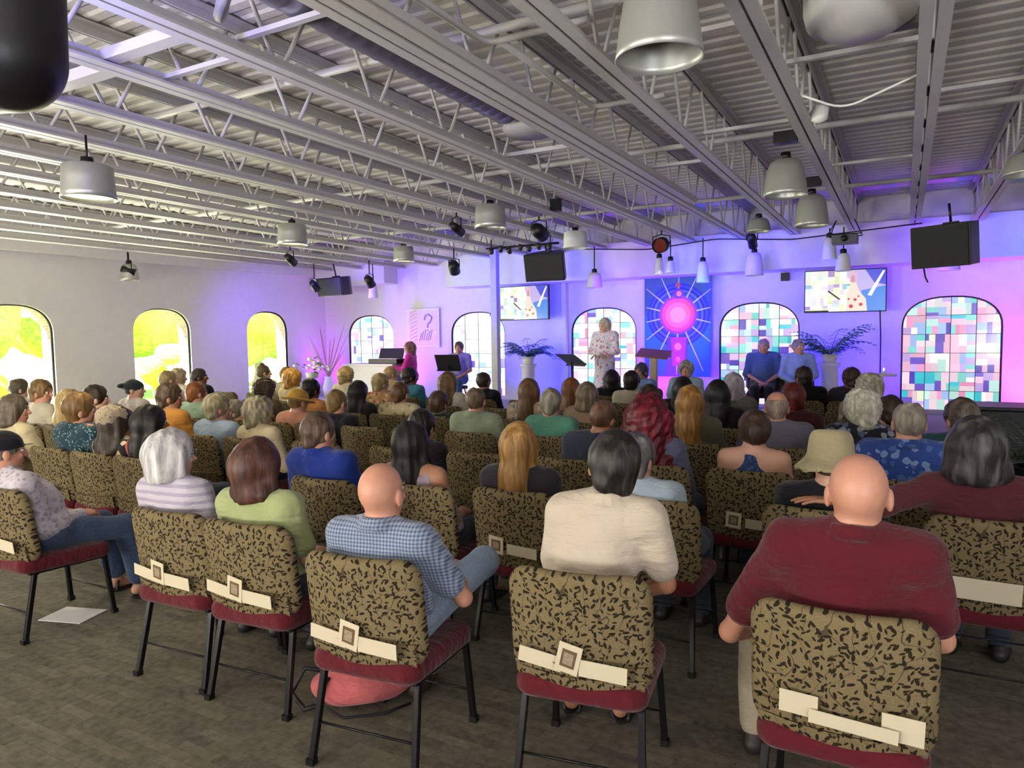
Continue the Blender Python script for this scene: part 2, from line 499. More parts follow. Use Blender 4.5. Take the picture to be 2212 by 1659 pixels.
# ---- outside the left windows: lawn, path, hedges, trees
t = NT('lawn'); v = t.coord(); t.princ(t.mixc(t.noise(v, 1.5, 4), '#6f8f2c', '#a3b84a'), .9, 0, .1)
m = MB(); m.box((-26, 6, -.35), (26, 60, .1)); tag(m.build('ground_lawn', t.m), kind='structure')
m = MB(); m.box((-15.6, 6, -.29), (1.5, 60, .03)); tag(m.build('path', plain('concrete', '#c9c5bc', .9)), kind='structure')
def blob(c, r, seed, col, name, label, cat, group=None, flat=1.0):
    F = Field.cube((-r*1.4,)*2 + (-r*1.4*flat,), (r*1.4,)*2 + (r*1.4*flat,), r*.085)
    rg = random.Random(seed)
    for k in range(16):
        v = Vector((rg.gauss(0, 1), rg.gauss(0, 1), rg.gauss(0, 1))).normalized()*r*.62; v.z *= flat
        F.ell(v, (r*.5, r*.5, r*.45), k=.05*r)
    F.wave(.07*r, 14/r, seed, 7)
    V, Fc = F.verts_faces(); o = newobj(name, mesh_from(name, V, Fc), None, None, c)
    t_ = _MC.get(('leaf', col))
    if t_ is None:
        q = NT('leaves'); vv = q.coord(); n = q.noise(vv, 9, 4); b = lin(col)
        q.princ(q.mixc(q.ramp(n, [(.35, '#000000'), (.65, '#ffffff')]), tuple(x*.5 for x in b), b), .8, 0, .2, bump=n, bs=1, bd=.1); t_ = _MC[('leaf', col)] = q.m
    o.data.materials.append(t_)
    return tag(o, label, cat, group)
# ------------------------------------------------------------------ smooth solid modelling (fields on a grid, meshed as one skin)
def axis(lo, hi, st, fl=None, fh=None, fs=None):
    if fl is None: return np.arange(lo, hi + st, st, dtype=np.float32)
    a = np.arange(fl, lo - st, -st)[::-1]; b = np.arange(fl + fs, fh, fs); c = np.arange(fh, hi + st, st)
    return np.concatenate([a, b, c]).astype(np.float32)

class Field:
    def __init__(s, xs, ys, zs):
        s.ax = (xs, ys, zs); s.f = np.full((len(xs), len(ys), len(zs)), 1.0, np.float32)
    @staticmethod
    def cube(lo, hi, st): return Field(*[axis(lo[i], hi[i], st) for i in range(3)])
    def _sl(s, lo, hi):
        r = []
        for i in range(3):
            a = max(int(np.searchsorted(s.ax[i], lo[i])) - 3, 0); b = min(int(np.searchsorted(s.ax[i], hi[i])) + 3, len(s.ax[i]))
            if b <= a: return None
            r.append(slice(a, b))
        return tuple(r)
    def op(s, fn, lo, hi, k=.0, sub=False):
        sl = s._sl(lo, hi)
        if sl is None: return
        X = s.ax[0][sl[0]][:, None, None]; Y = s.ax[1][sl[1]][None, :, None]; Z = s.ax[2][sl[2]][None, None, :]
        d = fn(X, Y, Z); f = s.f[sl]
        if sub:
            b = -f
            if k > 0:
                h = np.clip(.5 + .5 * (b - d) / k, 0, 1); r = b + (d - b) * h - k * h * (1 - h)
            else: r = np.minimum(d, b)
            s.f[sl] = -r
            return
        if k > 0:
            h = np.clip(.5 + .5 * (f - d) / k, 0, 1); s.f[sl] = f + (d - f) * h - k * h * (1 - h)
        else: s.f[sl] = np.minimum(f, d)
    def cap(s, a, b, ra, rb=None, k=.03, sub=False, off=0.0):
        rb = ra if rb is None else rb; ra += off; rb += off
        a = np.asarray(a, np.float32); b = np.asarray(b, np.float32); ba = b - a; q = float(ba @ ba) + 1e-9
        m = max(ra, rb) + k
        def fn(X, Y, Z):
            px, py, pz = X - a[0], Y - a[1], Z - a[2]
            h = np.clip((px*ba[0] + py*ba[1] + pz*ba[2]) / q, 0, 1)
            return np.sqrt((px - ba[0]*h)**2 + (py - ba[1]*h)**2 + (pz - ba[2]*h)**2) - (ra + (rb - ra)*h)
        s.op(fn, np.minimum(a, b) - m, np.maximum(a, b) + m, k, sub)
    def ell(s, c, r, R=None, k=.03, sub=False, off=0.0):
        c = np.asarray(c, np.float32); r = np.asarray(r, np.float32) + off; m = float(r.max()) + k
        def fn(X, Y, Z):
            p = (X - c[0], Y - c[1], Z - c[2])
            if R is not None:
                p = tuple(R[0][j]*p[0] + R[1][j]*p[1] + R[2][j]*p[2] for j in range(3))
            k0 = np.sqrt((p[0]/r[0])**2 + (p[1]/r[1])**2 + (p[2]/r[2])**2)
            k1 = np.sqrt((p[0]/r[0]**2)**2 + (p[1]/r[1]**2)**2 + (p[2]/r[2]**2)**2) + 1e-6
            return k0 * (k0 - 1) / k1
        s.op(fn, c - m, c + m, k, sub)
    def plane(s, p, n, k=0.0):
        """keep the side opposite to n"""
        n = np.asarray(n, float); n = n / np.linalg.norm(n)
        X, Y, Z = s.ax[0][:, None, None], s.ax[1][None, :, None], s.ax[2][None, None, :]
        d = (X - p[0])*n[0] + (Y - p[1])*n[1] + (Z - p[2])*n[2]
        if k > 0:
            h = np.clip(.5 - .5 * (d - s.f) / k, 0, 1); s.f = (d + (s.f - d)*h + k*h*(1-h)).astype(np.float32)
        else: s.f = np.maximum(s.f, d).astype(np.float32)
    def wave(s, amp, fr, seed, n=5, zs=1.0):
        rg = np.random.RandomState(seed); X, Y, Z = s.ax[0][:, None, None], s.ax[1][None, :, None], s.ax[2][None, None, :]
        m = np.abs(s.f) < .06
        acc = np.zeros_like(s.f)
        for i in range(n):
            v = rg.normal(size=3); v /= np.linalg.norm(v); q = fr * (0.6 + rg.rand())
            acc += np.sin(q*(v[0]*X + v[1]*Y + v[2]*zs*Z) + rg.rand()*6.28)
        s.f = np.where(m, s.f + acc * (amp / math.sqrt(n)), s.f).astype(np.float32)
    def verts_faces(s):
        f = s.f; xs, ys, zs = s.ax
        neg = f < 0
        if not neg.any(): return np.zeros((0, 3)), np.zeros((0, 4), int)
        idx = np.where(neg); lo = [max(int(i.min()) - 2, 0) for i in idx]; hi = [int(i.max()) + 3 for i in idx]
        f = f[lo[0]:hi[0], lo[1]:hi[1], lo[2]:hi[2]]; xs = xs[lo[0]:hi[0]]; ys = ys[lo[1]:hi[1]]; zs = zs[lo[2]:hi[2]]
        # close the border
        for a in range(3):
            q = [slice(None)]*3
            for e in (0, -1):
                q[a] = e; f[tuple(q)] = np.maximum(f[tuple(q)], 1e-3)
        neg = f < 0; nx, ny, nz = f.shape; cs = (nx-1, ny-1, nz-1)
        cnt = np.zeros(cs, np.float32); sm = [np.zeros(cs, np.float32) for _ in range(3)]
        P = (np.broadcast_to(xs[:, None, None], f.shape), np.broadcast_to(ys[None, :, None], f.shape), np.broadcast_to(zs[None, None, :], f.shape))
        edges = []
        for a in range(3):
            s0 = [slice(None)]*3; s1 = [slice(None)]*3; s0[a] = slice(0, -1); s1[a] = slice(1, None); s0, s1 = tuple(s0), tuple(s1)
            cr = neg[s0] != neg[s1]; edges.append(cr)
            den = f[s0] - f[s1]; t = np.where(cr, f[s0] / np.where(den == 0, 1, den), 0)
            pt = [np.where(cr, P[j][s0] + ((P[j][s1] - P[j][s0]) * t if j == a else 0), 0) for j in range(3)]
            o = [j for j in range(3) if j != a]
            for d0 in (0, 1):
                for d1 in (0, 1):
                    src = [slice(None)]*3; 
                    src[o[0]] = slice(d0, d0 + cs[o[0]]); src[o[1]] = slice(d1, d1 + cs[o[1]]); src = tuple(src)
                    cnt += cr[src]
                    for j in range(3): sm[j] += pt[j][src]
        act = cnt > 0; ids = np.full(cs, -1, np.int64); ids[act] = np.arange(int(act.sum()))
        V = np.stack([sm[j][act] / cnt[act] for j in range(3)], 1)
        F = []
        for a in range(3):
            cr = edges[a]; i = np.where(cr); o1, o2 = (a+1) % 3, (a+2) % 3
            ok = (i[o1] > 0) & (i[o2] > 0) & (i[o1] < cs[o1]) & (i[o2] < cs[o2])
            i = tuple(q[ok] for q in i)
            def cell(d1, d2):
                c = list(i); c[o1] = c[o1] - d1; c[o2] = c[o2] - d2; return ids[tuple(c)]
            quad = np.stack([cell(1, 1), cell(0, 1), cell(0, 0), cell(1, 0)], 1)
            flip = ~neg[i]
            quad[flip] = quad[flip][:, ::-1]
            F.append(quad)
        return V, np.concatenate(F)

def mesh_from(name, V, F, smooth=True):
    me = bpy.data.meshes.new(name); V = np.asarray(V, np.float32); F = np.asarray(F, np.int32)
    me.vertices.add(len(V)); me.vertices.foreach_set('co', V.ravel())
    k = F.shape[1]
    me.loops.add(F.size); me.loops.foreach_set('vertex_index', F.ravel())
    me.polygons.add(len(F)); me.polygons.foreach_set('loop_start', np.arange(0, F.size, k, dtype=np.int32))
    me.polygons.foreach_set('loop_total', np.full(len(F), k, np.int32))
    me.polygons.foreach_set('use_smooth', np.full(len(F), smooth, bool))
    me.update(calc_edges=True); me.validate()
    return me

def xform(V, M):
    return V @ np.asarray(M)[:3, :3].T + np.asarray(M)[:3, 3]
blob((-19.5, 8.2, .55), 1.0, 3, '#9fb03c', 'garden_bush', 'round yellow-green bush outside the second clear window', 'bush', flat=.85)
blob((-20, 6.2, .5), .95, 4, '#7f9a3a', 'garden_bush', 'green bush outside the clear window at the far left', 'bush', flat=.85)
blob((-19.6, 14.3, .6), 1.1, 5, '#a3b244', 'garden_bush', 'bright bush outside the clear window nearest the stage corner', 'bush', flat=.85)
blob((-19.5, 10.9, .45), .8, 6, '#8ba63a', 'garden_bush', 'low bush in the garden between the second and third clear windows', 'bush', flat=.8)
for k, (x, y, z, r, lb) in enumerate([(-25, 9.5, 3.3, 2.6, 'leafy tree with a pale trunk seen through the clear window at far left'), (-26, 15.5, 3.5, 2.9, 'leafy tree seen through the second clear window'), (-25, 22, 3.6, 2.8, 'leafy tree seen through the clear window nearest the corner')]):
    e = empty('garden_tree', (x, y, -.3)); tag(e, lb, 'tree', 'trees in the garden')
    o = blob((0, 0, z), r, 20+k, '#b3c763', 'crown', None, None); o.parent = e
    m = MB(); m.tube([(0, 0, 0), (.1, .05, 1.2), (.02, 0, z-r*.5)], .17, 10, .11); m.build('trunk', plain('tree_bark', '#8d7f6d', .9, var=.3), e)
# ------------------------------------------------------------------ stacking chairs
def fabric_leaf():
    t = NT('olive_leaf_tapestry'); v = t.coord()
    base = t.mixc(t.noise(v, 30, 3), '#665a40', '#77684b')
    col = t.mixc(.5, base, t.ramp(t.noise(v, 240, 1), [(.3, '#5c5138'), (.7, '#7c6e4e')]))
    fac = None
    for sc, off, r, asp in ((31, 0, .38, .42), (42, 7.3, .36, .40)):
        ad = t.n('ShaderNodeVectorMath', operation='ADD'); t.l(v, ad.inputs[0]); ad.inputs[1].default_value = (off, off*.7, off*1.3)
        fl = t.n('ShaderNodeVectorMath', operation='MULTIPLY'); t.l(ad.outputs[0], fl.inputs[0]); fl.inputs[1].default_value = (1, .12, 1)
        vo = t.n('ShaderNodeTexVoronoi', i_Scale=sc, i_Randomness=.9); t.l(fl.outputs[0], vo.inputs['Vector'])
        sub = t.n('ShaderNodeVectorMath', operation='SUBTRACT'); t.l(fl.outputs[0], sub.inputs[0]); t.l(vo.outputs['Position'], sub.inputs[1])
        sp = t.n('ShaderNodeSeparateColor'); t.l(vo.outputs['Color'], sp.inputs[0])
        ro = t.n('ShaderNodeVectorRotate', rotation_type='Y_AXIS'); t.l(sub.outputs[0], ro.inputs['Vector']); t.l(t.math('MULTIPLY', sp.outputs[0], 6.28), ro.inputs['Angle'])
        mu = t.n('ShaderNodeVectorMath', operation='MULTIPLY'); t.l(ro.outputs[0], mu.inputs[0]); mu.inputs[1].default_value = (sc, 0, sc/asp)
        ln = t.n('ShaderNodeVectorMath', operation='LENGTH'); t.l(mu.outputs[0], ln.inputs[0])
        m = t.math('MULTIPLY', t.math('LESS_THAN', ln.outputs['Value'], r), t.math('GREATER_THAN', sp.outputs[1], .34))
        fac = m if fac is None else t.math('MAXIMUM', fac, m)
    vn = t.n('ShaderNodeTexWave', i_Scale=2.2, i_Distortion=9.0, i_Detail=2.0); t.l(v, vn.inputs['Vector']); vn.inputs['Detail Scale'].default_value = 2.5
    vine = t.math('LESS_THAN', t.math('ABSOLUTE', t.math('SUBTRACT', vn.outputs['Fac'], .5)), .035)
    fac = t.math('MAXIMUM', fac, t.math('MULTIPLY', vine, .7))
    col = t.mixc(fac, col, '#241d13')
    t.princ(col, .9, 0, .15, bump=t.noise(v, 350, 1), bs=.25, bd=.003)
    return t.m
TAPESTRY = fabric_leaf()
MAROON = cloth('#5c101c')
CARD = plain('cream_card', '#c2b79c', .7, var=.03)

def cushion(name, hx, hy, hz, rc, re, bend, st, mat, parent):
    """padded slab: half sizes, corner radius in xz, edge rounding"""
    F = Field.cube((-hx-.05, -hy-.09, -hz-.03), (hx+.05, hy+.09, hz+.03), st)
    def fn(X, Y, Z):
        y = Y - bend*(X/hx)**2
        qx = np.abs(X) - (hx - rc); qz = np.abs(Z) - (hz - rc)
        d2 = np.sqrt(np.maximum(qx, 0)**2 + np.maximum(qz, 0)**2) + np.minimum(np.maximum(qx, qz), 0) - rc
        hyy = hy * (1 + .25*(1 - np.clip((X/hx)**2, 0, 1))*(1-np.clip((Z/hz)**2, 0, 1)))
        w1 = d2 + re; w2 = np.abs(y) - hyy + re
        return np.sqrt(np.maximum(w1, 0)**2 + np.maximum(w2, 0)**2) + np.minimum(np.maximum(w1, w2), 0) - re
    F.op(fn, (-9,)*3, (9,)*3)
    V, Fc = F.verts_faces()
    return newobj(name, mesh_from(name, V, Fc), mat, parent)

def make_chair():
    r = empty('stacking_chair')
    b = cushion('backrest', .262, .028, .222, .085, .026, .045, .0085, TAPESTRY, r)
    b.location = (0, -.262, .650); b.rotation_euler = (math.radians(8), 0, 0)
    s = cushion('seat', .245, .044, .268, .07, .035, .0, .0095, MAROON, r)
    s.rotation_euler = (PI/2 - math.radians(2.5), 0, 0); s.location = (0, -.014, .418)
    m = MB()      # pocket band at the foot of the back
    n = 14
    def pt(u, z, o): 
        x = .235*u; return Vector((x, .045*(x/.262)**2 - .030*(1+.25*(1-u*u)*(1-(z/.235)**2)) - o, z))
    for i in range(n):
        u0, u1 = -1 + 2*i/n, -1 + 2*(i+1)/n
        for (za, zb) in ((-.195, -.15), (-.15, -.10)):
            m._new([pt(u0, za, .012), pt(u1, za, .012), pt(u1, zb, .016), pt(u0, zb, .016)], [(0, 1, 2, 3)], True)
        m._new([pt(u0, -.10, .016), pt(u1, -.10, .016), pt(u1, -.102, .0), pt(u0, -.102, .0)], [(0, 1, 2, 3)])
    p = m.build('card_pocket', TAPESTRY, r); p.location = b.location; p.rotation_euler = b.rotation_euler
    for sx in (-1, 1):
        m = MB(); m.bar((sx*.215, -.20, .40), (sx*.235, -.285, .0), .026, .026, (1, 0, 0))
        lg = m.build('leg', BLACK_METAL, r, bevel=.004); m = MB(); m.box((sx*.235, -.286, .013), (.034, .034, .026)); m.build('rubber_foot', BLACK, lg)
        m = MB(); m.bar((sx*.215, .20, .385), (sx*.235, .235, .0), .026, .026, (1, 0, 0))
        lg = m.build('leg', BLACK_METAL, r, bevel=.004); m = MB(); m.box((sx*.235, .235, .013), (.034, .034, .026)); m.build('rubber_foot', BLACK, lg)
    m = MB()
    for sx in (-1, 1):
        m.bar((sx*.215, -.235, .39), (sx*.215, .215, .375), .026, .026); m.bar((sx*.20, -.225, .38), (sx*.20, -.245, .50), .022, .010)
    m.bar((-.215, -.19, .378), (.215, -.19, .378), .022); m.bar((-.215, .19, .368), (.215, .19, .368), .022)
    m.build('seat_frame', BLACK_METAL, r)
    for y_, z_ in ((-.25, .16), (.222, .15)):
        m = MB(); m.tube([(-.226, y_, z_), (.226, y_, z_)], .005, 6); m.build('stretcher', BLACK_METAL, r)
    return r
CHAIR0 = make_chair()
CHAIRS = []
ORD = ['back row', 'second row from the camera', 'third row from the camera', 'fourth row from the camera', 'fifth row from the camera', 'sixth row from the camera', 'seventh row from the camera', 'eighth row from the camera']
def chair(x, y, rz, label):
    o = CHAIR0 if not CHAIRS else dup(CHAIR0, (0, 0, 0), 0)
    o.location = (x, y, 0); o.rotation_euler = (0, 0, rz)
    tag(o, label, 'chair', 'leaf-patterned stacking chairs with maroon seats')
    CHAIRS.append(o); return o

# literature cards standing in the back pockets
def on_back(ch, u, z, o):
    """world point on the rear face of a chair's back, u metres sideways, z above floor"""
    th = math.radians(8); zl = (z - .650)/math.cos(th)
    loc = Vector((u, .045*(u/.262)**2 - .040 - o, zl)); loc.rotate(Euler((th, 0, 0))); loc += Vector((0, -.262, .650))
    loc.rotate(Euler((0, 0, ch.rotation_euler.z))); return loc + ch.location
def card(ch, u, z, w, h, roll, kind, label, group, o=.010):
    M = Euler((math.radians(8), 0, ch.rotation_euler.z + .0)).to_matrix() @ Euler((0, roll, 0)).to_matrix()
    m = MB(); m.box((0, 0, 0), (w, .003, h))
    ob = m.build(kind, CARD, None, bevel=.0006); ob.location = on_back(ch, u, z, o + .016); ob.rotation_euler = M.to_euler()
    tag(ob, label, 'card', group)
    if kind == 'picture_card':
        q = MB(); q.box((0, -.0022, .0), (w*.62, .0014, h*.60)); q.build('printed_picture', plain('printed_ink', '#5f4c33', .6, var=.5, scale=60), ob)
        q = MB(); q.box((0, -.0032, .0), (w*.42, .0014, h*.40)); q.build('picture_mount', plain('print_mount', '#8d7f68', .6, var=.5, scale=90), ob)
    return ob
# ------------------------------------------------------------------ people
_HAND = {}
def hand_mesh(kind):
    """right hand, wrist at origin, fingers along +Y, palm facing -Z, thumb on -X side"""
    if kind in _HAND: return _HAND[kind]
    F = Field.cube((-.07, -.04, -.08), (.07, .21, .05), .0042)
    curl = {'flat': .12, 'relax': .38, 'grip': .85}[kind]
    kn = [(-.030, .088, .002), (-.010, .095, .004), (.011, .091, .003), (.030, .080, -.001)]
    F.cap((0, -.03, 0), (0, .01, 0), .024, .024, .01)
    for i, k in enumerate(kn):
        F.cap(((i-1.5)*.012, .012, 0), k, .0155, .0115, .012)
    L = [(.042, .026, .020), (.047, .030, .021), (.043, .028, .020), (.033, .021, .018)]
    for i, k in enumerate(kn):
        p = np.array(k); a = 0; sp = (i-1.5)*.06
        for j, l in enumerate(L[i]):
            a += curl * (.75 if j == 0 else 1.0) * (1 + .12*i)
            d = np.array([math.sin(sp)*math.cos(a), math.cos(sp)*math.cos(a), -math.sin(a)])
            q = p + d*l; F.cap(p, q, .0092 - j*.0009, .0085 - j*.0009, .004); p = q
    p = np.array((-.026, .022, -.006)); 
    for j, (dx, dy, dz, l) in enumerate([(-.62, .68, -.38, .040), (-.40, .86, -.32, .032), (-.15, .95, -.30, .026)]):
        d = np.array((dx, dy, dz)); d /= np.linalg.norm(d); q = p + d*l; F.cap(p, q, .0135 - j*.0018, .0115 - j*.0015, .010 if j == 0 else .004); p = q
    _HAND[kind] = F.verts_faces(); return _HAND[kind]

def frame_from(y, z):
    y = np.asarray(y, float); y = y/np.linalg.norm(y); z = np.asarray(z, float); z = z - y*(z@y); z = z/np.linalg.norm(z); x = np.cross(y, z)
    return np.stack([x, y, z], 1)

def lerp(a, b, t): return np.asarray(a, float)*(1-t) + np.asarray(b, float)*t

def skeleton(p):
    J = {}; b = p.get('build', 1.0); H = p['H']; lx, ly = p.get('lean', (0, 0)); sw = p.get('sw', .175) * b
    zb = p.get('zb', 0)
    if p.get('pose', 'sit') == 'stand':
        hz = H*.53; hy = 0.0; ty = 0.0
        J['hip'] = [(s*.085, hy, hz) for s in (-1, 1)]; J['knee'] = [(s*.09, hy+.02, H*.285) for s in (-1, 1)]; J['ank'] = [(s*.095, hy-.02, .085) for s in (-1, 1)]
        J['pel'] = (0, hy, hz+.04)
    else:
        hz = .545; hy = -.05; ty = -.07
        kx = p.get('knees', (.11, .11)); 
        J['hip'] = [(s*.088, hy+.02, hz-.005) for s in (-1, 1)]; J['knee'] = [(s*kx[i], .40, .50) for i, s in enumerate((-1, 1))]
        J['ank'] = [(s*(kx[i]+.0), .37 + p.get('feet', 0), .085) for i, s in enumerate((-1, 1))]
        J['pel'] = (0, hy, hz+.02)
    if 'joint' in p:
        for k, v in p['joint'].items(): J[k[:-1]][int(k[-1])] = v
    sz = H - p.get('nk', .285)
    top = np.array((lx, ty + ly, 0))
    J['neck'] = np.array((lx*.92, ty + ly*.92 - .02, sz + .05)); J['hc'] = np.array((lx + p.get('hx', 0), ty + ly + .005 + p.get('hy', 0), H - .118))
    J['sh'] = [np.array((lx*.85 + s*sw, ty + ly*.85 - .015, sz - .012 + s*p.get('tilt', 0)*sw)) for s in (-1, 1)]
    J['chest'] = np.array((lx*.7, ty + ly*.7 + .005, sz - .14)); J['belly'] = np.array((lx*.35, (ty + ly*.4 + hy)/2 + .02, (sz + hz)/2 - .03))
    El, Wr = [], []
    for i, s in enumerate((-1, 1)):
        S = J['sh'][i]; a = (p.get('arms') or ('lap', 'lap'))[i]
        if a == 'lap': e = S + (s*.06, .06, -.26); w = np.array((s*.085 + lx*.3, .17, .615))
        elif a == 'clasp': e = S + (s*.055, .07, -.26); w = np.array((s*.035, .20, .60 + .01*s))
        elif a == 'cross': e = S + (s*.05, .10, -.25); w = np.array((-s*.06 + lx*.5, .10+.03*s, sz - .30))
        elif a == 'side': e = S + (s*.05, -.01, -.28); w = e + (s*.01, .07, -.25)
        elif a == 'keys': e = S + (s*.05, .10, -.24); w = e + (-s*.03, .24, .03)
        elif a == 'fold': e = S + (s*.06, .06, -.26); w = np.array((-s*.02 + lx*.3, .17 + .02*s, sz - .33))
        else: e, w = (np.array(q, float) for q in a)
        El.append(e); Wr.append(w)
    J['el'], J['wr'] = El, Wr
    R = (Matrix.Rotation(p.get('hyaw', 0), 3, 'Z') @ Matrix.Rotation(p.get('hpit', 0), 3, 'X') @ Matrix.Rotation(p.get('hrol', 0), 3, 'Y'))
    J['R'] = np.array(R); J['sz'] = sz
    return J

def body_mesh(p, J):
    near = p.get('near', 0); vx = .011 if near else .017; vh = .0058 if near else .0085
    b = p.get('build', 1.0); hc = J['hc']; hs = p.get('hs', 1.0)
    P = [np.asarray(q, float) for k in ('hip', 'knee', 'ank', 'sh', 'el', 'wr') for q in J[k]] + [hc]
    lo = np.min(P, 0) - (.17, .19, .10); hi = np.max(P, 0) + (.17, .26, .16); lo[2] = max(lo[2], -.01)
    ax = [axis(lo[i], hi[i], vx, hc[i] - (.13, .15, .16)[i], hc[i] + (.13, .15, .15)[i], vh) for i in range(3)]
    F = Field(*ax); R = J['R']; RT = R
    off = -.004
    # trunk
    F.ell(J['chest'], (.160*b, .105*b, .165), k=.05, off=off)
    F.cap(J['sh'][0] + (.03, 0, -.01), J['sh'][1] - (.03, 0, .01), .062*b, k=.07, off=off)
    F.ell(J['belly'], (.148*b, (.108 + .03*(b-1)*4)*b, .19), k=.06, off=off)
    F.ell(J['pel'], (.170*b, .125, .115), k=.06, off=off)
    for i, s in enumerate((-1, 1)):
        F.cap(J['neck'] + (0, 0, -.01), J['sh'][i] + (0, 0, .018), .050, .045, k=.05, off=off)
        r = b**.5
        F.cap(J['hip'][i], J['knee'][i], .083*r, .056*r, k=.05, off=off); F.cap(J['knee'][i], lerp(J['knee'][i], J['ank'][i], .35), .056*r, .054*r, k=.02, off=off)
        F.cap(lerp(J['knee'][i], J['ank'][i], .35), J['ank'][i], .054*r, .034, k=.03, off=off)
        A = np.array(J['ank'][i]); F.cap(A + (0, -.03, -.03), A + (s*.012, .15, -.055), .034, .026, k=.03)
        F.cap(J['sh'][i], J['el'][i], .050*r, .038*r, k=.035, off=off); F.cap(J['el'][i], J['wr'][i], .039*r, .0255, k=.02, off=off)
    # neck and head
    def hp(x, y, z): return hc + R @ (np.array((x, y, z))*hs)
    F.cap(J['neck'], hp(0, -.018, -.045), .057*p.get('nw', 1), .054*p.get('nw', 1), k=.03)
    def he(c, r, k): F.ell(hp(*c), np.array(r)*hs, R, k)
    he((0, -.012, .022), (.077, .097, .095), .02); he((0, .026, -.045), (.059, .068, .072), .035)
    he((0, .052, -.094), (.026, .022, .018), .02)                                           # chin
    for s in (-1, 1):
        he((s*.038, .075, -.022), (.018, .014, .014), .018)                                   # cheek
        he((s*.080, -.004, -.012), (.011, .020, .033), .006)                                  # ear
    he((0, .088, .028), (.050, .014, .012), .016)                                             # brow
    for s in (-1, 1): F.ell(hp(s*.031, .101, .008), np.array((.017, .013, .011))*hs, R, .010, sub=True)
    for s in (-1, 1): he((s*.031, .083, .007), (.013, .012, .012), .002)
    F.cap(hp(0, .091, .015), hp(0, .112, -.022), .0075*hs, .0125*hs, .010); he((0, .100, -.026), (.017, .010, .008), .008)
    he((0, .087, -.055), (.024, .012, .006), .006); he((0, .086, -.066), (.020, .012, .007), .006)
    V, Fc = F.verts_faces()
    return V, Fc, R

def person_mesh(p, J, mats):
    V, Fc, R = body_mesh(p, J); hs = p.get('hs', 1.0)
    VV, FF, n = [V], [Fc], len(V)
    for i, s in enumerate((-1, 1)):
        hv, hf = hand_mesh((p.get('hands') or ('relax', 'relax'))[i])
        d = np.asarray(J['wr'][i]) - np.asarray(J['el'][i])
        up = np.array(p.get('palm', ((-s*.3, 0, 1), (-s*.3, 0, 1)))[i] if 'palm' in p else (s*.35, -.1, 1))
        dd = d/np.linalg.norm(d)
        if p.get('pose', 'sit') == 'stand' and p.get('arms', ('side',))[0] == 'side': up = np.array((s*1.0, .2, .1))
        elif abs(dd[2]) > .35 and dd[1] > 0: dd = dd*(1, 1, .35)
        M = frame_from(dd, up); h = hv.copy()
        if s < 0: h = h*(-1, 1, 1); hf = hf[:, ::-1]
        VV.append((h*.98) @ M.T + np.asarray(J['wr'][i])); FF.append(hf + n); n += len(hv)
    V = np.concatenate(VV); Fc = np.concatenate(FF)
    me = mesh_from('person', V, Fc)
    # eyes, brows and lips as their own patches of the skin
    ctr = V[Fc].mean(1); q = ((ctr - J['hc']) @ R) / hs
    idx = np.zeros(len(Fc), np.int32)
    eye = (np.abs(np.abs(q[:, 0]) - .031) < .0125) & (np.abs(q[:, 2] - .007) < .0065) & (q[:, 1] > .07)
    pup = (np.abs(np.abs(q[:, 0]) - .031) < .0055) & (np.abs(q[:, 2] - .007) < .006) & (q[:, 1] > .07)
    lip = (np.abs(q[:, 0]) < .022) & (np.abs(q[:, 2] + .0605) < .0085) & (q[:, 1] > .075)
    brow = (np.abs(np.abs(q[:, 0]) - .032) < .017) & (np.abs(q[:, 2] - .031) < .005) & (q[:, 1] > .065)
    idx[eye] = 1; idx[pup] = 2; idx[brow] = 3; idx[lip] = 4
    me.polygons.foreach_set('material_index', idx)
    for m in mats: me.materials.append(m)
    return me

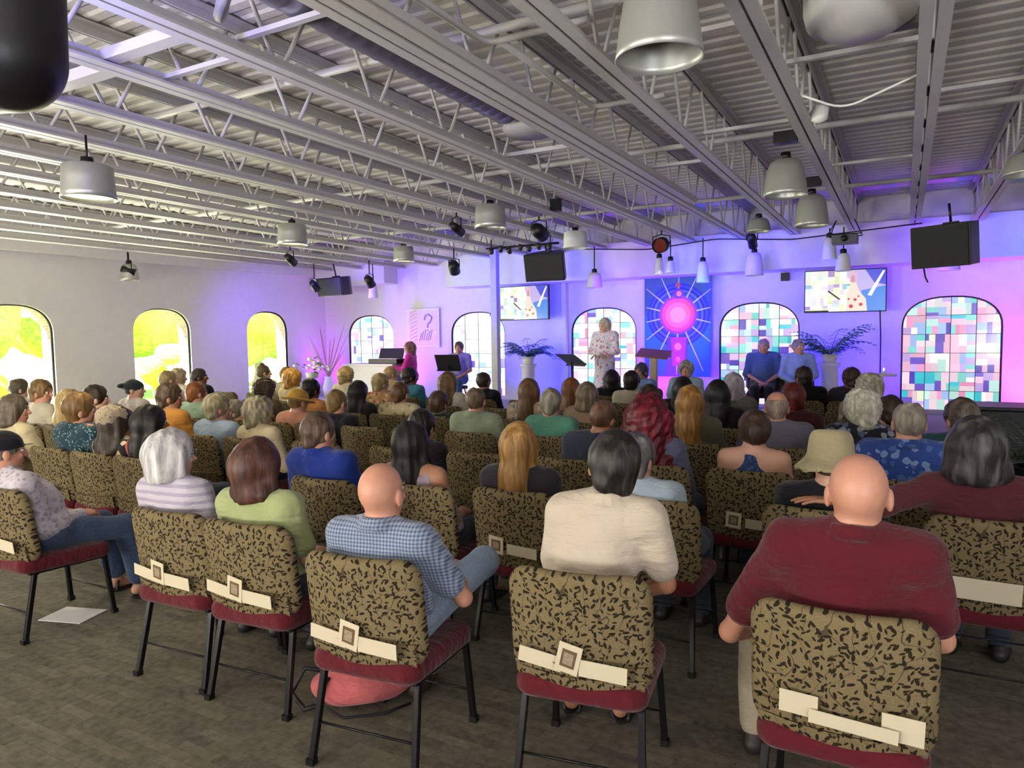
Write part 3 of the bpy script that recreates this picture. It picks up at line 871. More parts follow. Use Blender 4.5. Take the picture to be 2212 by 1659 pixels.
def hair_part(p, J):
    st = p['hair']; 
    if st == 'none': return None
    near = p.get('near', 0); st_v = .0062 if near else .009; sd = p['seed']
    F = Field.cube((-.19, -.24, -.52 if 'long' in st or st == 'wild' else -.24), (.19, .17, .20), st_v)
    def skull(o, k=.02, zs=0.0):
        F.ell((0, -.014, .024 + zs), (.077+o, .097+o, .096+o), k=k)
    cut_low = -.06; face = True
    if st == 'buzz': skull(.006); F.plane((0, -.02, -.045), (0, .55, -1)); 
    elif st == 'fringe':      # bald on top
        skull(.008); F.cap((0, -.06, -.05), (0, -.07, -.01), .05, .06, k=.02)
        F.plane((0, 0, .042), (0, .25, 1)); F.plane((0, -.02, -.055), (0, .3, -1)); F.plane((0, .03, 0), (0, 1, 0))
    elif st == 'thin':        # receding crown, hair thin on top
        skull(.009); F.ell((0, .03, .13), (.05, .07, .05), k=.01, sub=True); F.plane((0, -.02, -.055), (0, .45, -1))
    elif st == 'short': skull(.014, zs=.004); F.cap((0, -.075, -.05), (0, -.06, 0), .045, .06, k=.03); F.plane((0, -.03, -.072), (0, .5, -1))
    elif st == 'full':  skull(.022, zs=.008); F.cap((-.03, -.058, -.055), (.03, -.058, -.055), .046, k=.03); F.plane((0, -.03, -.074), (0, .30, -1), .008)
    elif st == 'bob':
        hl = p.get('hl', 0)*.05; skull(.024, zs=.004)
        for s in (-1, 1): F.cap((s*.072, -.005, .02), (s*.084, .0, -.10 - hl), .036, .036, k=.04)
        F.cap((0, -.075, .0), (0, -.07, -.11 - hl), .062, .056, k=.06); F.cap((-.062, -.055, -.10 - hl), (.062, -.055, -.10 - hl), .050, k=.05)
        F.plane((0, 0, -.128 - hl), (0, .10, -1), .006)
    elif st == 'bobbig':
        skull(.034, zs=.006)
        for s in (-1, 1): F.cap((s*.078, -.01, .01), (s*.098, .0, -.11), .045, .042, k=.05)
        F.cap((0, -.08, .0), (0, -.08, -.10), .075, .066, k=.06); F.cap((-.075, -.055, -.10), (.075, -.055, -.10), .056, k=.05); F.plane((0, 0, -.140), (0, .1, -1), .012)
    elif st == 'long':
        hl = p.get('hl', .32); skull(.022, zs=.004)
        for s in (-1, 1): F.cap((s*.068, -.01, .0), (s*.082, -.03, -.16), .036, .034, k=.05); F.cap((s*.078, -.03, -.14), (s*.070, -.085, -hl), .038, .030, k=.05)
        F.cap((0, -.075, .0), (0, -.10, -.18), .064, .05, k=.06); F.cap((0, -.10, -.15), (0, -.115, -hl - .02), .055, .034, k=.06)
        F.plane((0, 0, -hl - .03), (0, 0, -1), .01)
    elif st == 'wild':       # big wavy mane
        skull(.045, zs=.01)
        for s in (-1, 1): F.cap((s*.08, -.02, .0), (s*.12, -.05, -.18), .06, .055, k=.06); F.cap((s*.115, -.05, -.16), (s*.09, -.10, -.30), .055, .04, k=.05)
        F.cap((0, -.09, .0), (0, -.11, -.30), .085, .06, k=.06)
    elif st == 'bun':
        skull(.013); F.ell(p.get('bunp', (0, -.085, .085)), (.045, .042, .040), k=.015); F.plane((0, -.03, -.07), (0, .5, -1))
    elif st == 'updo':
        skull(.020); F.ell((0, -.10, .0), (.06, .045, .065), k=.03); F.plane((0, -.04, -.085), (0, .4, -1), .01)
    elif st == 'pony':
        skull(.014); F.ell((0, -.12, .02), (.03, .03, .035), k=.015); F.cap((0, -.135, .0), (0, -.13, -.17), .03, .018, k=.02); F.plane((0, .02, -.3), (0, 0, -1))
    elif st == 'curly': skull(.040, zs=.006); F.cap((0, -.07, -.07), (0, -.05, 0), .065, .075, k=.03); F.plane((0, -.03, -.11), (0, .35, -1), .015)
    if st in ('curly', 'wild'): F.wave(.006, 115, sd, 6)
    elif st in ('long', 'bob', 'bobbig'): F.wave(.0035, 95, sd, 6, .12)
    elif st not in ('fringe', 'buzz'): F.wave(.0032, 120, sd, 6, .5)
    # open the face
    if st in ('long', 'bob', 'bobbig', 'wild'): F.ell((0, .105, -.07), (.066, .085, .125), k=.012, sub=True); F.ell((0, .06, -.20), (.058, .09, .12), k=.02, sub=True)
    else: F.ell((0, .125, -.035), (.080, .090, .112), k=.010, sub=True)
    if st not in ('long', 'bob', 'bobbig', 'wild', 'curly'):
        for s in (-1, 1): F.ell((s*.088, .0, -.018), (.026, .024, .036), k=.006, sub=True)
    V, Fc = F.verts_faces()
    return (V*p.get('hs', 1.0)) @ J['R'].T + J['hc'], Fc

def hat_part(p, J):
    h = p['hat']; F = Field.cube((-.20, -.20, -.12), (.20, .26, .20), .007); mats = None
    if h == 'knit':      # slouchy beanie
        F.ell((0, -.03, .055), (.100, .122, .092), k=.02); F.ell((0, -.075, .055), (.088, .075, .075), k=.03); F.plane((0, .0, .005), (0, .38, -1)); F.wave(.003, 160, 3, 6)
    elif h == 'bucket':
        F.cap((0, -.014, .03), (0, -.014, .105), .110, .097, k=.02); F.plane((0, 0, .160), (0, 0, 1), .02); F.plane((0, 0, .015), (0, 0, -1))
        def brim(X, Y, Z):
            r = np.sqrt((X/1.0)**2 + ((Y+.01)/1.08)**2); z = .030 - (r - .095)*.95
            return np.maximum(np.abs(Z - z)*.72 - .007, np.maximum(r - .160, .085 - r))
        F.op(brim, (-.2, -.22, -.1), (.2, .2, .1), .012); F.wave(.002, 50, 4, 5)
    elif h == 'cap':
        F.ell((0, -.012, .040), (.092, .112, .092), k=.02); F.plane((0, 0, .018), (0, -.05, -1))
        F.ell((0, .135, .025), (.070, .085, .010), k=.012); F.plane((0, 0, .016), (0, .12, -1))
    elif h == 'straw':
        F.ell((0, -.012, .045), (.098, .118, .092), k=.02); F.plane((0, 0, .02), (0, 0, -1))
        F.ell((0, -.01, .022), (.168, .180, .016), k=.015); F.wave(.002, 120, 5, 6)
    elif h == 'visor':
        F.ell((0, -.012, .035), (.092, .112, .085), k=.02); F.plane((0, 0, .005), (0, 0, -1)); F.plane((0, 0, .12), (0, .3, 1), .02); F.ell((0, -.13, .05), (.060, .06, .03), k=.02)
    V, Fc = F.verts_faces()
    R = J['R'] @ np.array(Matrix.Rotation(p.get('hattilt', 0), 3, 'X'))
    return (V*p.get('hs', 1.0)) @ R.T + J['hc'], Fc

def shirt_part(p, J):
    near = p.get('near', 0); vx = .0095 if near else .0165; b = p.get('build', 1.0); sl = p.get('sleeve', 'short')
    P = [np.asarray(q, float) for k in ('sh', 'el', 'wr', 'hip') for q in J[k]] + [J['neck']]
    lo = np.min(P, 0) - .19; hi = np.max(P, 0) + .19; lo[2] = J['pel'][2] - .14
    F = Field.cube(lo, hi, vx); o = p.get('loose', .012)
    F.ell(J['chest'], (.160*b, .105*b, .165), k=.05, off=o)
    if sl == 'halter': pass
    else: F.cap(J['sh'][0] + (.03, 0, -.01), J['sh'][1] - (.03, 0, .01), .062*b, k=.07, off=o*.7)
    F.ell(J['belly'], (.148*b, (.108 + .03*(b-1)*4)*b, .19), k=.06, off=o*1.3); F.ell(J['pel'] + np.array((0, 0, .03)), (.172*b, .128, .10), k=.06, off=o)
    for i, s in enumerate((-1, 1)):
        r = b**.5; S, E, W = (np.asarray(J[k][i], float) for k in ('sh', 'el', 'wr'))
        if sl not in ('halter', 'none'): F.cap(J['neck'] + (0, 0, -.01), S + (0, 0, .018), .050, .045, k=.05, off=o*.6)
        if sl == 'short': F.cap(S, lerp(S, E, .70), .050*r, .046*r, k=.035, off=o*1.4)
        elif sl == 'elbow': F.cap(S, lerp(S, E, 1.0), .050*r, .046*r, k=.035, off=o*1.4)
        elif sl == 'long': F.cap(S, E, .050*r, .042*r, k=.035, off=o*1.3); F.cap(E, lerp(E, W, .93), .042*r, .030, k=.025, off=o*1.2)
        elif sl == 'roll': F.cap(S, E, .050*r, .042*r, k=.035, off=o*1.3); F.cap(E, lerp(E, W, .35), .042*r, .040, k=.025, off=o*1.3)
        if sl in ('none', 'halter'): 
            F.cap(S + (s*.012, 0, -.06), S + (s*.03, 0, .10), .062, .07, k=.02, sub=True)
    if sl == 'halter':
        F.plane((0, 0, J['sz'] + .0), (0, 0, 1), .01)
        F.cap(J['neck'] + (-.04, -.02, -.02), J['chest'] + (-.07, -.09, .02), .02, k=.02); F.cap(J['neck'] + (.04, -.02, -.02), J['chest'] + (.07, -.09, .02), .02, k=.02)
        F.cap(J['neck'] + (0, -.040, -.045), J['chest'] + (0, -.062, .03), .045, .075, k=.02)
        F.cap(J['neck'] + (-.03, -.035, -.015), J['neck'] + (.03, -.035, -.015), .025, k=.02)
    F.wave(p.get('wr', .0042), 30, p['seed'], 7, .7)
    if near: F.wave(.0018, 75, p['seed']+1, 6, .6)
    # neckline
    hcD = J['hc'] - J['neck']; hcD = hcD/np.linalg.norm(hcD)
    nk = J['neck']
    if sl != 'halter': F.plane(nk + hcD*p.get('ncut', .058 if p.get('collar') else .040), hcD + np.array((0, -.35, 0)), .006); F.ell(nk + hcD*.075 + np.array((0, .012, 0)), (.066, .066, .060), k=.008, sub=True)
    if p.get('collar'):
        for k in range(14):
            a, c = [(-.25 + 1.5*(k+j)/14)*PI*1.0 + PI*.5 + PI*.0 for j in (0, 1)]
            a = PI*.5 + PI*(-.86 + 1.72*(k)/14) - PI; c = PI*.5 + PI*(-.86 + 1.72*(k+1)/14) - PI
            q0 = nk + np.array((math.cos(a)*.067, math.sin(a)*.067 - .004, .010 - .03*math.sin(a)*-.0 + .018*(-math.sin(a)))); q1 = nk + np.array((math.cos(c)*.067, math.sin(c)*.067 - .004, .010 + .018*(-math.sin(c))))
            F.cap(q0, q1, .0125, k=.006); F.cap(q0 + (math.cos(a)*.012, math.sin(a)*.012, -.022), q1 + (math.cos(c)*.012, math.sin(c)*.012, -.022), .011, k=.010)
    F.plane((0, 0, J['pel'][2] - .075), (0, 0, -1))
    return F.verts_faces()

def trouser_part(p, J):
    near = p.get('near', 0); vx = .0105 if near else .018; b = p.get('build', 1.0); ln = p.get('leglen', .93)
    P = [np.asarray(q, float) for k in ('hip', 'knee', 'ank') for q in J[k]]
    lo = np.min(P, 0) - .16; hi = np.max(P, 0) + .16; lo[2] = max(lo[2], .02)
    F = Field.cube(lo, hi, vx)
    F.ell(J['pel'], (.174*b, .130, .118), k=.06, off=.006); F.plane((0, 0, J['pel'][2] + .10), (0, 0, 1), .01)
    for i, s in enumerate((-1, 1)):
        r = b**.5; K, A = np.asarray(J['knee'][i], float), np.asarray(J['ank'][i], float)
        F.cap(J['hip'][i], K, .086*r, .060*r, k=.05, off=.008)
        F.cap(K, lerp(K, A, ln), .060*r, .050, k=.02, off=.010)
        F.plane_done = 1
    F.wave(.005, 26, p['seed']+5, 7, .8)
    return F.verts_faces()

def dress_part(p, J):
    H = p['H']; F = Field.cube((-.36, -.30, .03), (.36, .34, H*.6), .013)
    n = 26
    for z0, z1, r0, r1 in [(.06, .45, .255, .205), (.45, H*.53, .205, .165), (H*.53, H*.6, .165, .15)]:
        F.cap((0, 0, z0), (0, 0, z1), r0, r1, k=.05)
    F.plane((0, 0, .05), (0, 0, -1)); F.wave(.010, 22, p['seed'], 7, .08)
    return F.verts_faces()

def shoe_part(p, J, i):
    s = (-1, 1)[i]; A = np.asarray(J['ank'][i], float); F = Field.cube(A - (.10, .14, .10), A + (.10, .27, .06), .007)
    if p.get('sandal'):
        F.ell(A + (s*.008, .055, -.074), (.047, .135, .011), k=.01)
        F.cap(A + (-.04, .09, -.062), A + (.0 + s*.01, .085, -.018), .011, k=.01); F.cap(A + (.045, .09, -.062), A + (s*.01, .085, -.018), .011, k=.01)
        F.cap(A + (-.036, -.03, -.07), A + (-.038, -.02, -.01), .009, k=.01); F.cap(A + (.036, -.03, -.07), A + (.038, -.02, -.01), .009, k=.01); F.plane((0, 0, max(.001, A[2]-.085)), (0, 0, -1))
        return F.verts_faces()
    F.cap(A + (0, -.035, -.045), A + (s*.010, .07, -.048), .042, .044, k=.03); F.cap(A + (s*.010, .06, -.052), A + (s*.014, .165, -.058), .046, .034, k=.03)
    F.cap(A + (0, -.01, -.02), A + (0, -.012, .0), .043, k=.02); F.plane((0, 0, max(.001, A[2]-.085)), (0, 0, -1)); F.plane(A + (0, 0, -.005), (0, .35, 1), .01)
    return F.verts_faces()

def glasses_part(p, J, parent):
    m = MB(); R = J['R']; hc = J['hc']
    def q(x, y, z): return Vector(hc + R @ np.array((x, y, z)))
    for s in (-1, 1):
        m.tube([q(s*.033 + .025*math.cos(a*PI/8), .112 - .004*abs(math.cos(a*PI/8)), .006 + .020*math.sin(a*PI/8)) for a in range(17)], .0022, 6, cap=False)
        m.tube([q(s*.058, .108, .010), q(s*.083, .05, .012), q(s*.086, -.01, .006)], .0022, 6)
    m.tube([q(-.009, .113, .010), q(0, .116, .013), q(.009, .113, .010)], .0022, 6)
    return m.build('glasses', plain('glasses_frame', '#3a3634', .3), parent)

EYEW, EYED, LIP = plain('eye_white', '#d8d4cf', .3, var=.02), plain('iris', '#2d221b', .3), {}
def build_person(p):
    p.setdefault('seed', len(PEOPLE_OBJ)*7 + 3)
    J = skeleton(p); sk = p['skin']; b = lin(sk)
    lipm = skinmat((b[0]*.72, b[1]*.5, b[2]*.5)); brow = hairmat(p.get('browc') or (p['hairc'] if p['hair'] != 'none' else '#6d5a48'))
    me = person_mesh(p, J, [skinmat(sk), EYEW, EYED, brow, lipm])
    o = newobj('person', me); o.location = (p['x'], p['y'], p.get('z', 0)); o.rotation_euler = (0, 0, p.get('yaw', 0))
    tag(o, p['label'], 'person', p.get('group', 'people in the congregation'))
    def part(name, VF, mat):
        if VF is None or len(VF[0]) == 0: return None
        return newobj(name, mesh_from(name, *VF), mat, o)
    if p.get('hat') and p['hair'] in ('short', 'full'): p['hair'] = 'buzz'
    if p['hair'] != 'none': part('hair', hair_part(p, J), hairmat(p['hairc'], p.get('hairg')))
    if p.get('hat'):
        h = part('hat', hat_part(p, J), p['hatm'] if not isinstance(p['hatm'], str) else cloth(p['hatm']))
    part('dress_top' if p.get('dress') else 'shirt', shirt_part(p, J), cloth(*p['cloth']))
    if p.get('dress'): part('skirt', dress_part(p, J), cloth(*p['cloth']))
    else:
        part('trousers', trouser_part(p, J), cloth(*(p.get('legs') or ('#3b4250',))))
    if p.get('shoe') != 'none':
        for i in (0, 1): part('shoe', shoe_part(p, J, i), plain('shoe_' + str(p.get('shoe', '#1b1a1a')), p.get('shoe', '#1b1a1a'), .5))
    if p.get('glasses'): glasses_part(p, J, o)
    PEOPLE_OBJ.append(o); return o, J
PEOPLE_OBJ = []
# label, x, y, row, hair, hair colour, skin, cloth, more
PEOPLE = [
  ('man in a dark flat-brimmed cap and pale floral shirt at the far left edge', -4.55, 2.365, 0, 'short', '#6d675f', '#c8947c', ('#cfc6cc', 'floral', '#a79fae', '#bbb1bc', 2.2), {'hat': 'cap', 'hatm': '#1c1c22', 'lean': (-0.115, -0.1), 'near': 1, 'legs': ('#3d4f6b', 'speck', '#465873', '#4a5c78', 3), 'shoe': '#17161a', 'hyaw': -0.25, 'sleeve': 'long', 'build': 1.12, 'H': 1.17, 'feet': 0.12, 'leglen': 0.85, 'sandal': 1, 'knees': (0.13, 0.12)}),
  ('woman with a smooth silver-white bob and glasses in a striped white top', -3.17, 2.445, 0, 'bob', '#c9c5c4', '#cfa48e', ('#c7bfcb', 'stripes', '#a9a1b4', None, 0.55), {'near': 1, 'hyaw': -0.3, 'glasses': 1, 'hairg': '#e6e2e0', 'sw': 0.155, 'sleeve': 'elbow', 'hl': -0.3, 'lean': (-0.11, -0.06), 'H': 1.227}),
  ('woman with a straight chestnut bob in a light green tee', -2.64, 2.455, 0, 'bob', '#4a2c22', '#cfa48e', ('#a3ad78',), {'near': 1, 'hyaw': -0.05, 'hairg': '#6b4335', 'sw': 0.165, 'hl': 0.3, 'ncut': 0.03, 'lean': (-0.036, -0.06), 'H': 1.214}),
  ('bald man in a fine blue checked shirt with his leg crossed', -1.84, 2.305, 0, 'none', '#c9a58c', '#c8947c', ('#9aa6b8', 'check', '#4b5c7d'), {'near': 1, 'hyaw': 0.1, 'sleeve': 'short', 'collar': 1, 'legs': ('#8798ad', 'speck', '#94a5b8', '#8c9db2', 3), 'shoe': '#3a2a22', 'joint': {'knee1': (0.25, 0.34, 0.69), 'ank1': (-0.04, 0.52, 0.47)}, 'hs': 1.04, 'arms': ('lap', ((0.3, 0.02, 0.64), (0.17, 0.26, 0.66))), 'lean': (0.021, -0.06), 'H': 1.2}),
  ('dark-haired man in a cream button shirt leaning forward', -1.12, 2.505, 0, 'full', '#1e1815', '#ab7d60', ('#cdbfaa',), {'sw': 0.16, 'near': 1, 'hyaw': 0.55, 'hrol': 0.16, 'collar': 1, 'sleeve': 'short', 'lean': (0.162, 0.05), 'legs': ('#5d6f89', 'speck', '#66788f', '#697b93', 3), 'hairg': '#4a4440', 'loose': 0.014, 'shoe': '#17161a', 'build': 1.0, 'sandal': 1, 'H': 1.313}),
  ('bald man in a maroon shirt sitting in the nearest chair at right', -0.23, 2.545, 0, 'none', '#caa68c', '#c8947c', ('#5a121d',), {'near': 1, 'hyaw': 0.05, 'collar': 1, 'sleeve': 'short', 'build': 1.08, 'hs': 1.08, 'legs': ('#b3a68f',), 'loose': 0.014, 'shoe': '#2a2522', 'arms': (((-0.3, 0.02, 0.62), (-0.22, 0.25, 0.55)), 'lap'), 'knees': (0.27, 0.2), 'lean': (0.116, -0.06), 'H': 1.312}),
  ('woman with a dark grey bob in a sheer maroon top, arm along the next chair', 0.35, 3.935, 1, 'bobbig', '#2e2b2c', '#ab7d60', ('#59262c',), {'near': 1, 'hyaw': 0.28, 'hairg': '#6a6668', 'sleeve': 'roll', 'build': 1.08, 'arms': (((-0.42, -0.27, 0.9), (-0.62, -0.33, 0.905)), 'lap'), 'hands': ('flat', 'relax'), 'nk': 0.3, 'lean': (-0.057, -0.06), 'H': 1.271}),
  ('grey-haired person in a pale blue tee behind the man in the cream shirt', -1.12, 3.685, 1, 'full', '#5a5655', '#c8947c', ('#a7b7c4',), {'near': 1, 'hairg': '#8d8a88', 'hyaw': -0.25, 'lean': (-0.102, -0.06), 'H': 1.154}),
  ('woman with long wavy crimson hair in a grey-blue wrap', -1.4, 4.601, 2, 'wild', '#5e0f1e', '#cfa48e', ('#59607a',), {'near': 1, 'hs': 1.12, 'hairg': '#8e1f33', 'sleeve': 'long', 'lean': (-0.057, -0.06), 'H': 1.241, 'hyaw': 0.3}),
  ('woman with brown pinned-up hair in a blue halter top', -0.8, 4.637, 2, 'updo', '#3d2a1f', '#cfa48e', ('#2c4272', 'speck', '#3d5684', '#56709c', 1.6), {'near': 1, 'sleeve': 'halter', 'sw': 0.165, 'hyaw': 0.25, 'lean': (0.006, -0.06), 'H': 1.209}),
  ('person in a beige bucket hat and black top', -0.33, 3.819, 1, 'short', '#4a3c30', '#cfa48e', ('#15151b',), {'near': 1, 'hat': 'bucket', 'hatm': '#a39874', 'hyaw': 0.05, 'sleeve': 'long', 'hpit': -0.12, 'lean': (0.033, -0.06), 'H': 1.183}),
  ('woman with long straight blond hair in a dark top', -1.83, 3.564, 1, 'long', '#a5793f', '#cfa48e', ('#2d2a30',), {'near': 1, 'hairg': '#d2a86d', 'hl': 0.3, 'hyaw': 0.1, 'sleeve': 'short', 'lean': (-0.025, -0.06), 'H': 1.199}),
  ('woman with long straight black hair in a pale sleeveless top', -2.42, 3.464, 1, 'long', '#15110f', '#ab7d60', ('#a795a2', 'floral', '#8a7d8c', '#c4b6c0', 1.3), {'near': 1, 'hl': 0.27, 'sleeve': 'none', 'hyaw': 0.08, 'lean': (-0.104, -0.06), 'H': 1.184}),
  ('man with cropped grey-brown hair in a royal blue polo', -3.02, 3.365, 1, 'short', '#5a4636', '#c8947c', ('#17328a',), {'near': 1, 'collar': 1, 'build': 1.12, 'hyaw': -0.12, 'hairg': '#7d6a58', 'lean': (-0.136, -0.06), 'H': 1.231}),
  ('man with a shaved head in a dark slate shirt leaning to the right', -1.97, 4.567, 2, 'buzz', '#6b4c38', '#ab7d60', ('#343a49',), {'lean': (0.19, 0), 'build': 1.15, 'hrol': 0.2, 'hyaw': -0.2, 'H': 1.25}),
  ('grey-haired person in a mint green tee', -2.584, 5.48, 3, 'short', '#8b8474', '#c8947c', ('#5d9c84',), {'hairg': '#b9b09a', 'lean': (0.0, -0.06), 'H': 1.24, 'hyaw': 0.22}),
  ('woman with long honey-blond hair in an olive top', -1.4, 5.551, 3, 'long', '#9b6a2e', '#cfa48e', ('#5d5a44',), {'hl': 0.3, 'hairg': '#c99a52', 'lean': (-0.035, -0.06), 'H': 1.277, 'hyaw': 0.35}),
  ('person with long black hair in front of the honey-blond woman', -1.439, 6.499, 4, 'long', '#0c0a0c', '#ab7d60', ('#17151c',), {'hl': 0.3, 'lean': (0.0, -0.06), 'H': 1.262, 'hyaw': 0.4}),
  ('bald pink-headed man in a grey shirt', -0.806, 5.587, 3, 'fringe', '#8d7a6c', '#c8947c', ('#6d6a78',), {'build': 1.1, 'hyaw': 0.2, 'lean': (0.0, -0.06), 'H': 1.261}),
  ('person with short auburn-red hair beyond the bald man in grey', -0.82, 6.536, 4, 'full', '#5e1c16', '#cfa48e', ('#4a2026',), {'lean': (0.0, -0.06), 'H': 1.243, 'hyaw': 0.46}),
  ('person with white curly hair in a dark patterned blouse', -0.249, 5.62, 3, 'curly', '#c9c4b0', '#cfa48e', ('#22242e', 'floral', '#5c6684', '#8f94a8', 1.2), {'hairg': '#e6e2d4', 'lean': (0.0, -0.06), 'H': 1.26, 'hyaw': 0.46}),
  ('balding grey-haired man in a blue floral shirt', 0.06, 4.689, 2, 'thin', '#8d8378', '#c8947c', ('#2d4a94', 'floral', '#7c93c4', '#4d69ac', 1.3), {'near': 1, 'build': 1.15, 'hyaw': 0.1, 'collar': 1, 'lean': (-0.025, -0.06), 'H': 1.289}),
  ('person with short grey-brown hair in a teal shirt at right', 0.339, 5.655, 3, 'full', '#554a40', '#cfa48e', ('#1e4a4c',), {'hyaw': 0.5, 'hairg': '#7f7468', 'lean': (0.0, -0.06), 'H': 1.217}),
  ('grey-haired person in a cream cardigan', -4.9, 4.391, 2, 'curly', '#8d8268', '#cfa48e', ('#c7b994',), {'hyaw': -0.5, 'glasses': 1, 'sleeve': 'long', 'hairg': '#bdb294', 'lean': (0.066, -0.06), 'H': 1.175}),
  ('man with short sandy hair in a black tee', -5.02, 5.334, 3, 'short', '#7a6238', '#c8947c', ('#121119',), {'build': 1.15, 'hyaw': -0.1, 'lean': (0.199, -0.06), 'H': 1.183}),
  ('person with black short sleeve hidden behind the black-haired woman', -3.35, 4.484, 2, 'full', '#1b1715', '#ab7d60', ('#121015',), {'H': 1.13, 'lean': (0.161, -0.06), 'hyaw': 0.13}),
  ('man with a greying crew cut in a sage shirt', -3.297, 5.437, 3, 'thin', '#6b5a48', '#c8947c', ('#8f9a80',), {'build': 1.1, 'collar': 1, 'lean': (0.0, -0.06), 'H': 1.242, 'hyaw': 0.14}),
  ('person with brown hair in a cream blotched shirt', -4.88, 6.292, 4, 'short', '#5b3d22', '#c8947c', ('#c9ba90', 'floral', '#8f8562', '#e0d6b4', 1.0), {'build': 1.15, 'hyaw': 0.15, 'sleeve': 'elbow', 'lean': (0.084, -0.06), 'H': 1.196}),
  ('person with a wavy ash-brown bob in a blush top', -2.656, 6.426, 4, 'bob', '#7b6b54', '#cfa48e', ('#b79a80',), {'hairg': '#a9987c', 'lean': (0.0, -0.06), 'H': 1.221, 'hyaw': 0.25}),
  ('woman with long ginger hair beside the wavy ash-brown bob', -3.23, 7.341, 5, 'long', '#7d4c26', '#cfa48e', ('#8d7a70',), {'hl': 0.24, 'hairg': '#a86c3a', 'lean': (0.0, -0.06), 'H': 1.199, 'hyaw': 0.21}),
  ('woman with straight light brown hair in a pale top with patterned shoulders', -3.263, 6.389, 4, 'long', '#6a4c2f', '#cfa48e', ('#b9a78c', 'floral', '#6f8a94', '#d4b8ac', 1.2), {'hl': 0.24, 'hairg': '#8e6a45', 'lean': (0.0, -0.06), 'H': 1.248, 'hyaw': 0.17}),
  ('person with black shoulder-length hair close to the stage', -3.469, 9.227, 7, 'bob', '#0d0b0f', '#ab7d60', ('#15141c',), {'H': 1.19, 'lean': (0.0, -0.06), 'hyaw': 0.29}),
  ('dark-haired man in a beige shirt close to the stage', -2.866, 8.313, 6, 'full', '#17120f', '#ab7d60', ('#c3b8a2',), {'hyaw': -0.1, 'lean': (0.0, -0.06), 'H': 1.23}),
  ('woman with dark brown hair just beyond the crimson-haired woman', -2.049, 6.462, 4, 'long', '#2e211b', '#cfa48e', ('#3d3440',), {'hl': 0.25, 'hairg': '#5a4638', 'lean': (0.0, -0.06), 'H': 1.21, 'hyaw': 0.33}),
  ('person with black hair in front of the tall banner', -2.016, 7.414, 5, 'long', '#0f0d0f', '#ab7d60', ('#1c1a22',), {'hl': 0.22, 'lean': (0.016, -0.06), 'H': 1.226, 'hyaw': 0.39}),
  ('person with lavender-grey hair below the seated men', -1.486, 7.446, 5, 'bob', '#a39aa4', '#cfa48e', ('#6b6a62',), {'hairg': '#c9c1cb', 'lean': (-0.016, -0.06), 'H': 1.269, 'hyaw': 0.46}),
  ('dark-haired man in a black jacket before the right plant pedestal', -1.068, 9.371, 7, 'full', '#2a211c', '#ab7d60', ('#0f0f16',), {'build': 1.15, 'H': 1.25, 'collar': 1, 'lean': (0.004, -0.06), 'hyaw': 0.73}),
  ('person with dark hair turned left near the white plant pedestal', -0.538, 9.403, 7, 'full', '#3a241c', '#774f39', ('#2f2c34',), {'H': 1.24, 'hyaw': 0.7, 'lean': (-0.004, -0.06)}),
  ('white-haired person behind the white curly head', -0.279, 7.518, 5, 'curly', '#b5ad98', '#cfa48e', ('#9a917e', 'floral', '#5d5a50', '#cfc6b2', 1.1), {'hairg': '#dcd4c0', 'lean': (0.0, -0.06), 'H': 1.261, 'hyaw': 0.59}),
  ('woman with long layered brown hair in a white blouse', -4.81, 7.246, 5, 'long', '#6d5232', '#cfa48e', ('#cfc6b2',), {'hl': 0.22, 'hairg': '#94754c', 'hs': 1.05, 'lean': (0.0, -0.06), 'H': 1.245, 'hyaw': -0.05}),
  ('person with dark hair pulled up on top in a black top by the steel post', -4.879, 8.192, 6, 'bun', '#3a2e26', '#ab7d60', ('#17171c',), {'lean': (0.0, -0.06), 'H': 1.205, 'hyaw': -0.08}),
  ('dark-haired person looking right in a teal top', -6.045, 8.122, 6, 'full', '#241914', '#774f39', ('#3c8296',), {'hyaw': -0.7, 'lean': (0.0, -0.06), 'H': 1.246}),
  ('short-haired blond person in a salmon flecked shirt', -5.799, 7.187, 5, 'full', '#a58f5c', '#cfa48e', ('#c79a6c', 'floral', '#a9543c', '#e0c48a', 1.2), {'hyaw': -0.35, 'hairg': '#cdb987', 'lean': (0.0, -0.06), 'H': 1.223}),
  ('person with fine blond hair low before the keyboard desk', -7.078, 9.01, 7, 'short', '#b79a68', '#cfa48e', ('#cbb48c',), {'lean': (0.0, -0.06), 'H': 1.228, 'hyaw': -0.57}),
  ('woman with long near-black hair at center left', -5.41, 6.26, 4, 'long', '#1b1410', '#ab7d60', ('#2b2220',), {'hl': 0.25, 'lean': (0.056, -0.06), 'H': 1.198, 'hyaw': -0.12}),
  ('person with fluffy light blond hair before the keyboard desk', -7.148, 8.056, 6, 'curly', '#b79c66', '#cfa48e', ('#d0c0a2',), {'hs': 0.95, 'lean': (0.0, -0.06), 'H': 1.251, 'hyaw': -0.47}),
  ('person in a wide yellow straw hat and salmon top', -5.55, 5.302, 3, 'short', '#8a6a3c', '#cfa48e', ('#c98a70',), {'hat': 'straw', 'hatm': 'STRAW', 'hattilt': -0.25, 'lean': (0.236, -0.06), 'H': 1.18, 'hyaw': -0.09}),
  ('person with orange-blond curly hair by the flower stand', -7.241, 7.101, 5, 'curly', '#c79340', '#cfa48e', ('#d6c090',), {'lean': (0.0, -0.06), 'H': 1.258, 'hyaw': -0.4}),
  ('person with dark blond hair behind the orange-blond curls', -8.237, 7.991, 6, 'full', '#8d7040', '#cfa48e', ('#c7b48a',), {'lean': (-0.022, -0.06), 'H': 1.243, 'hyaw': -0.59}),
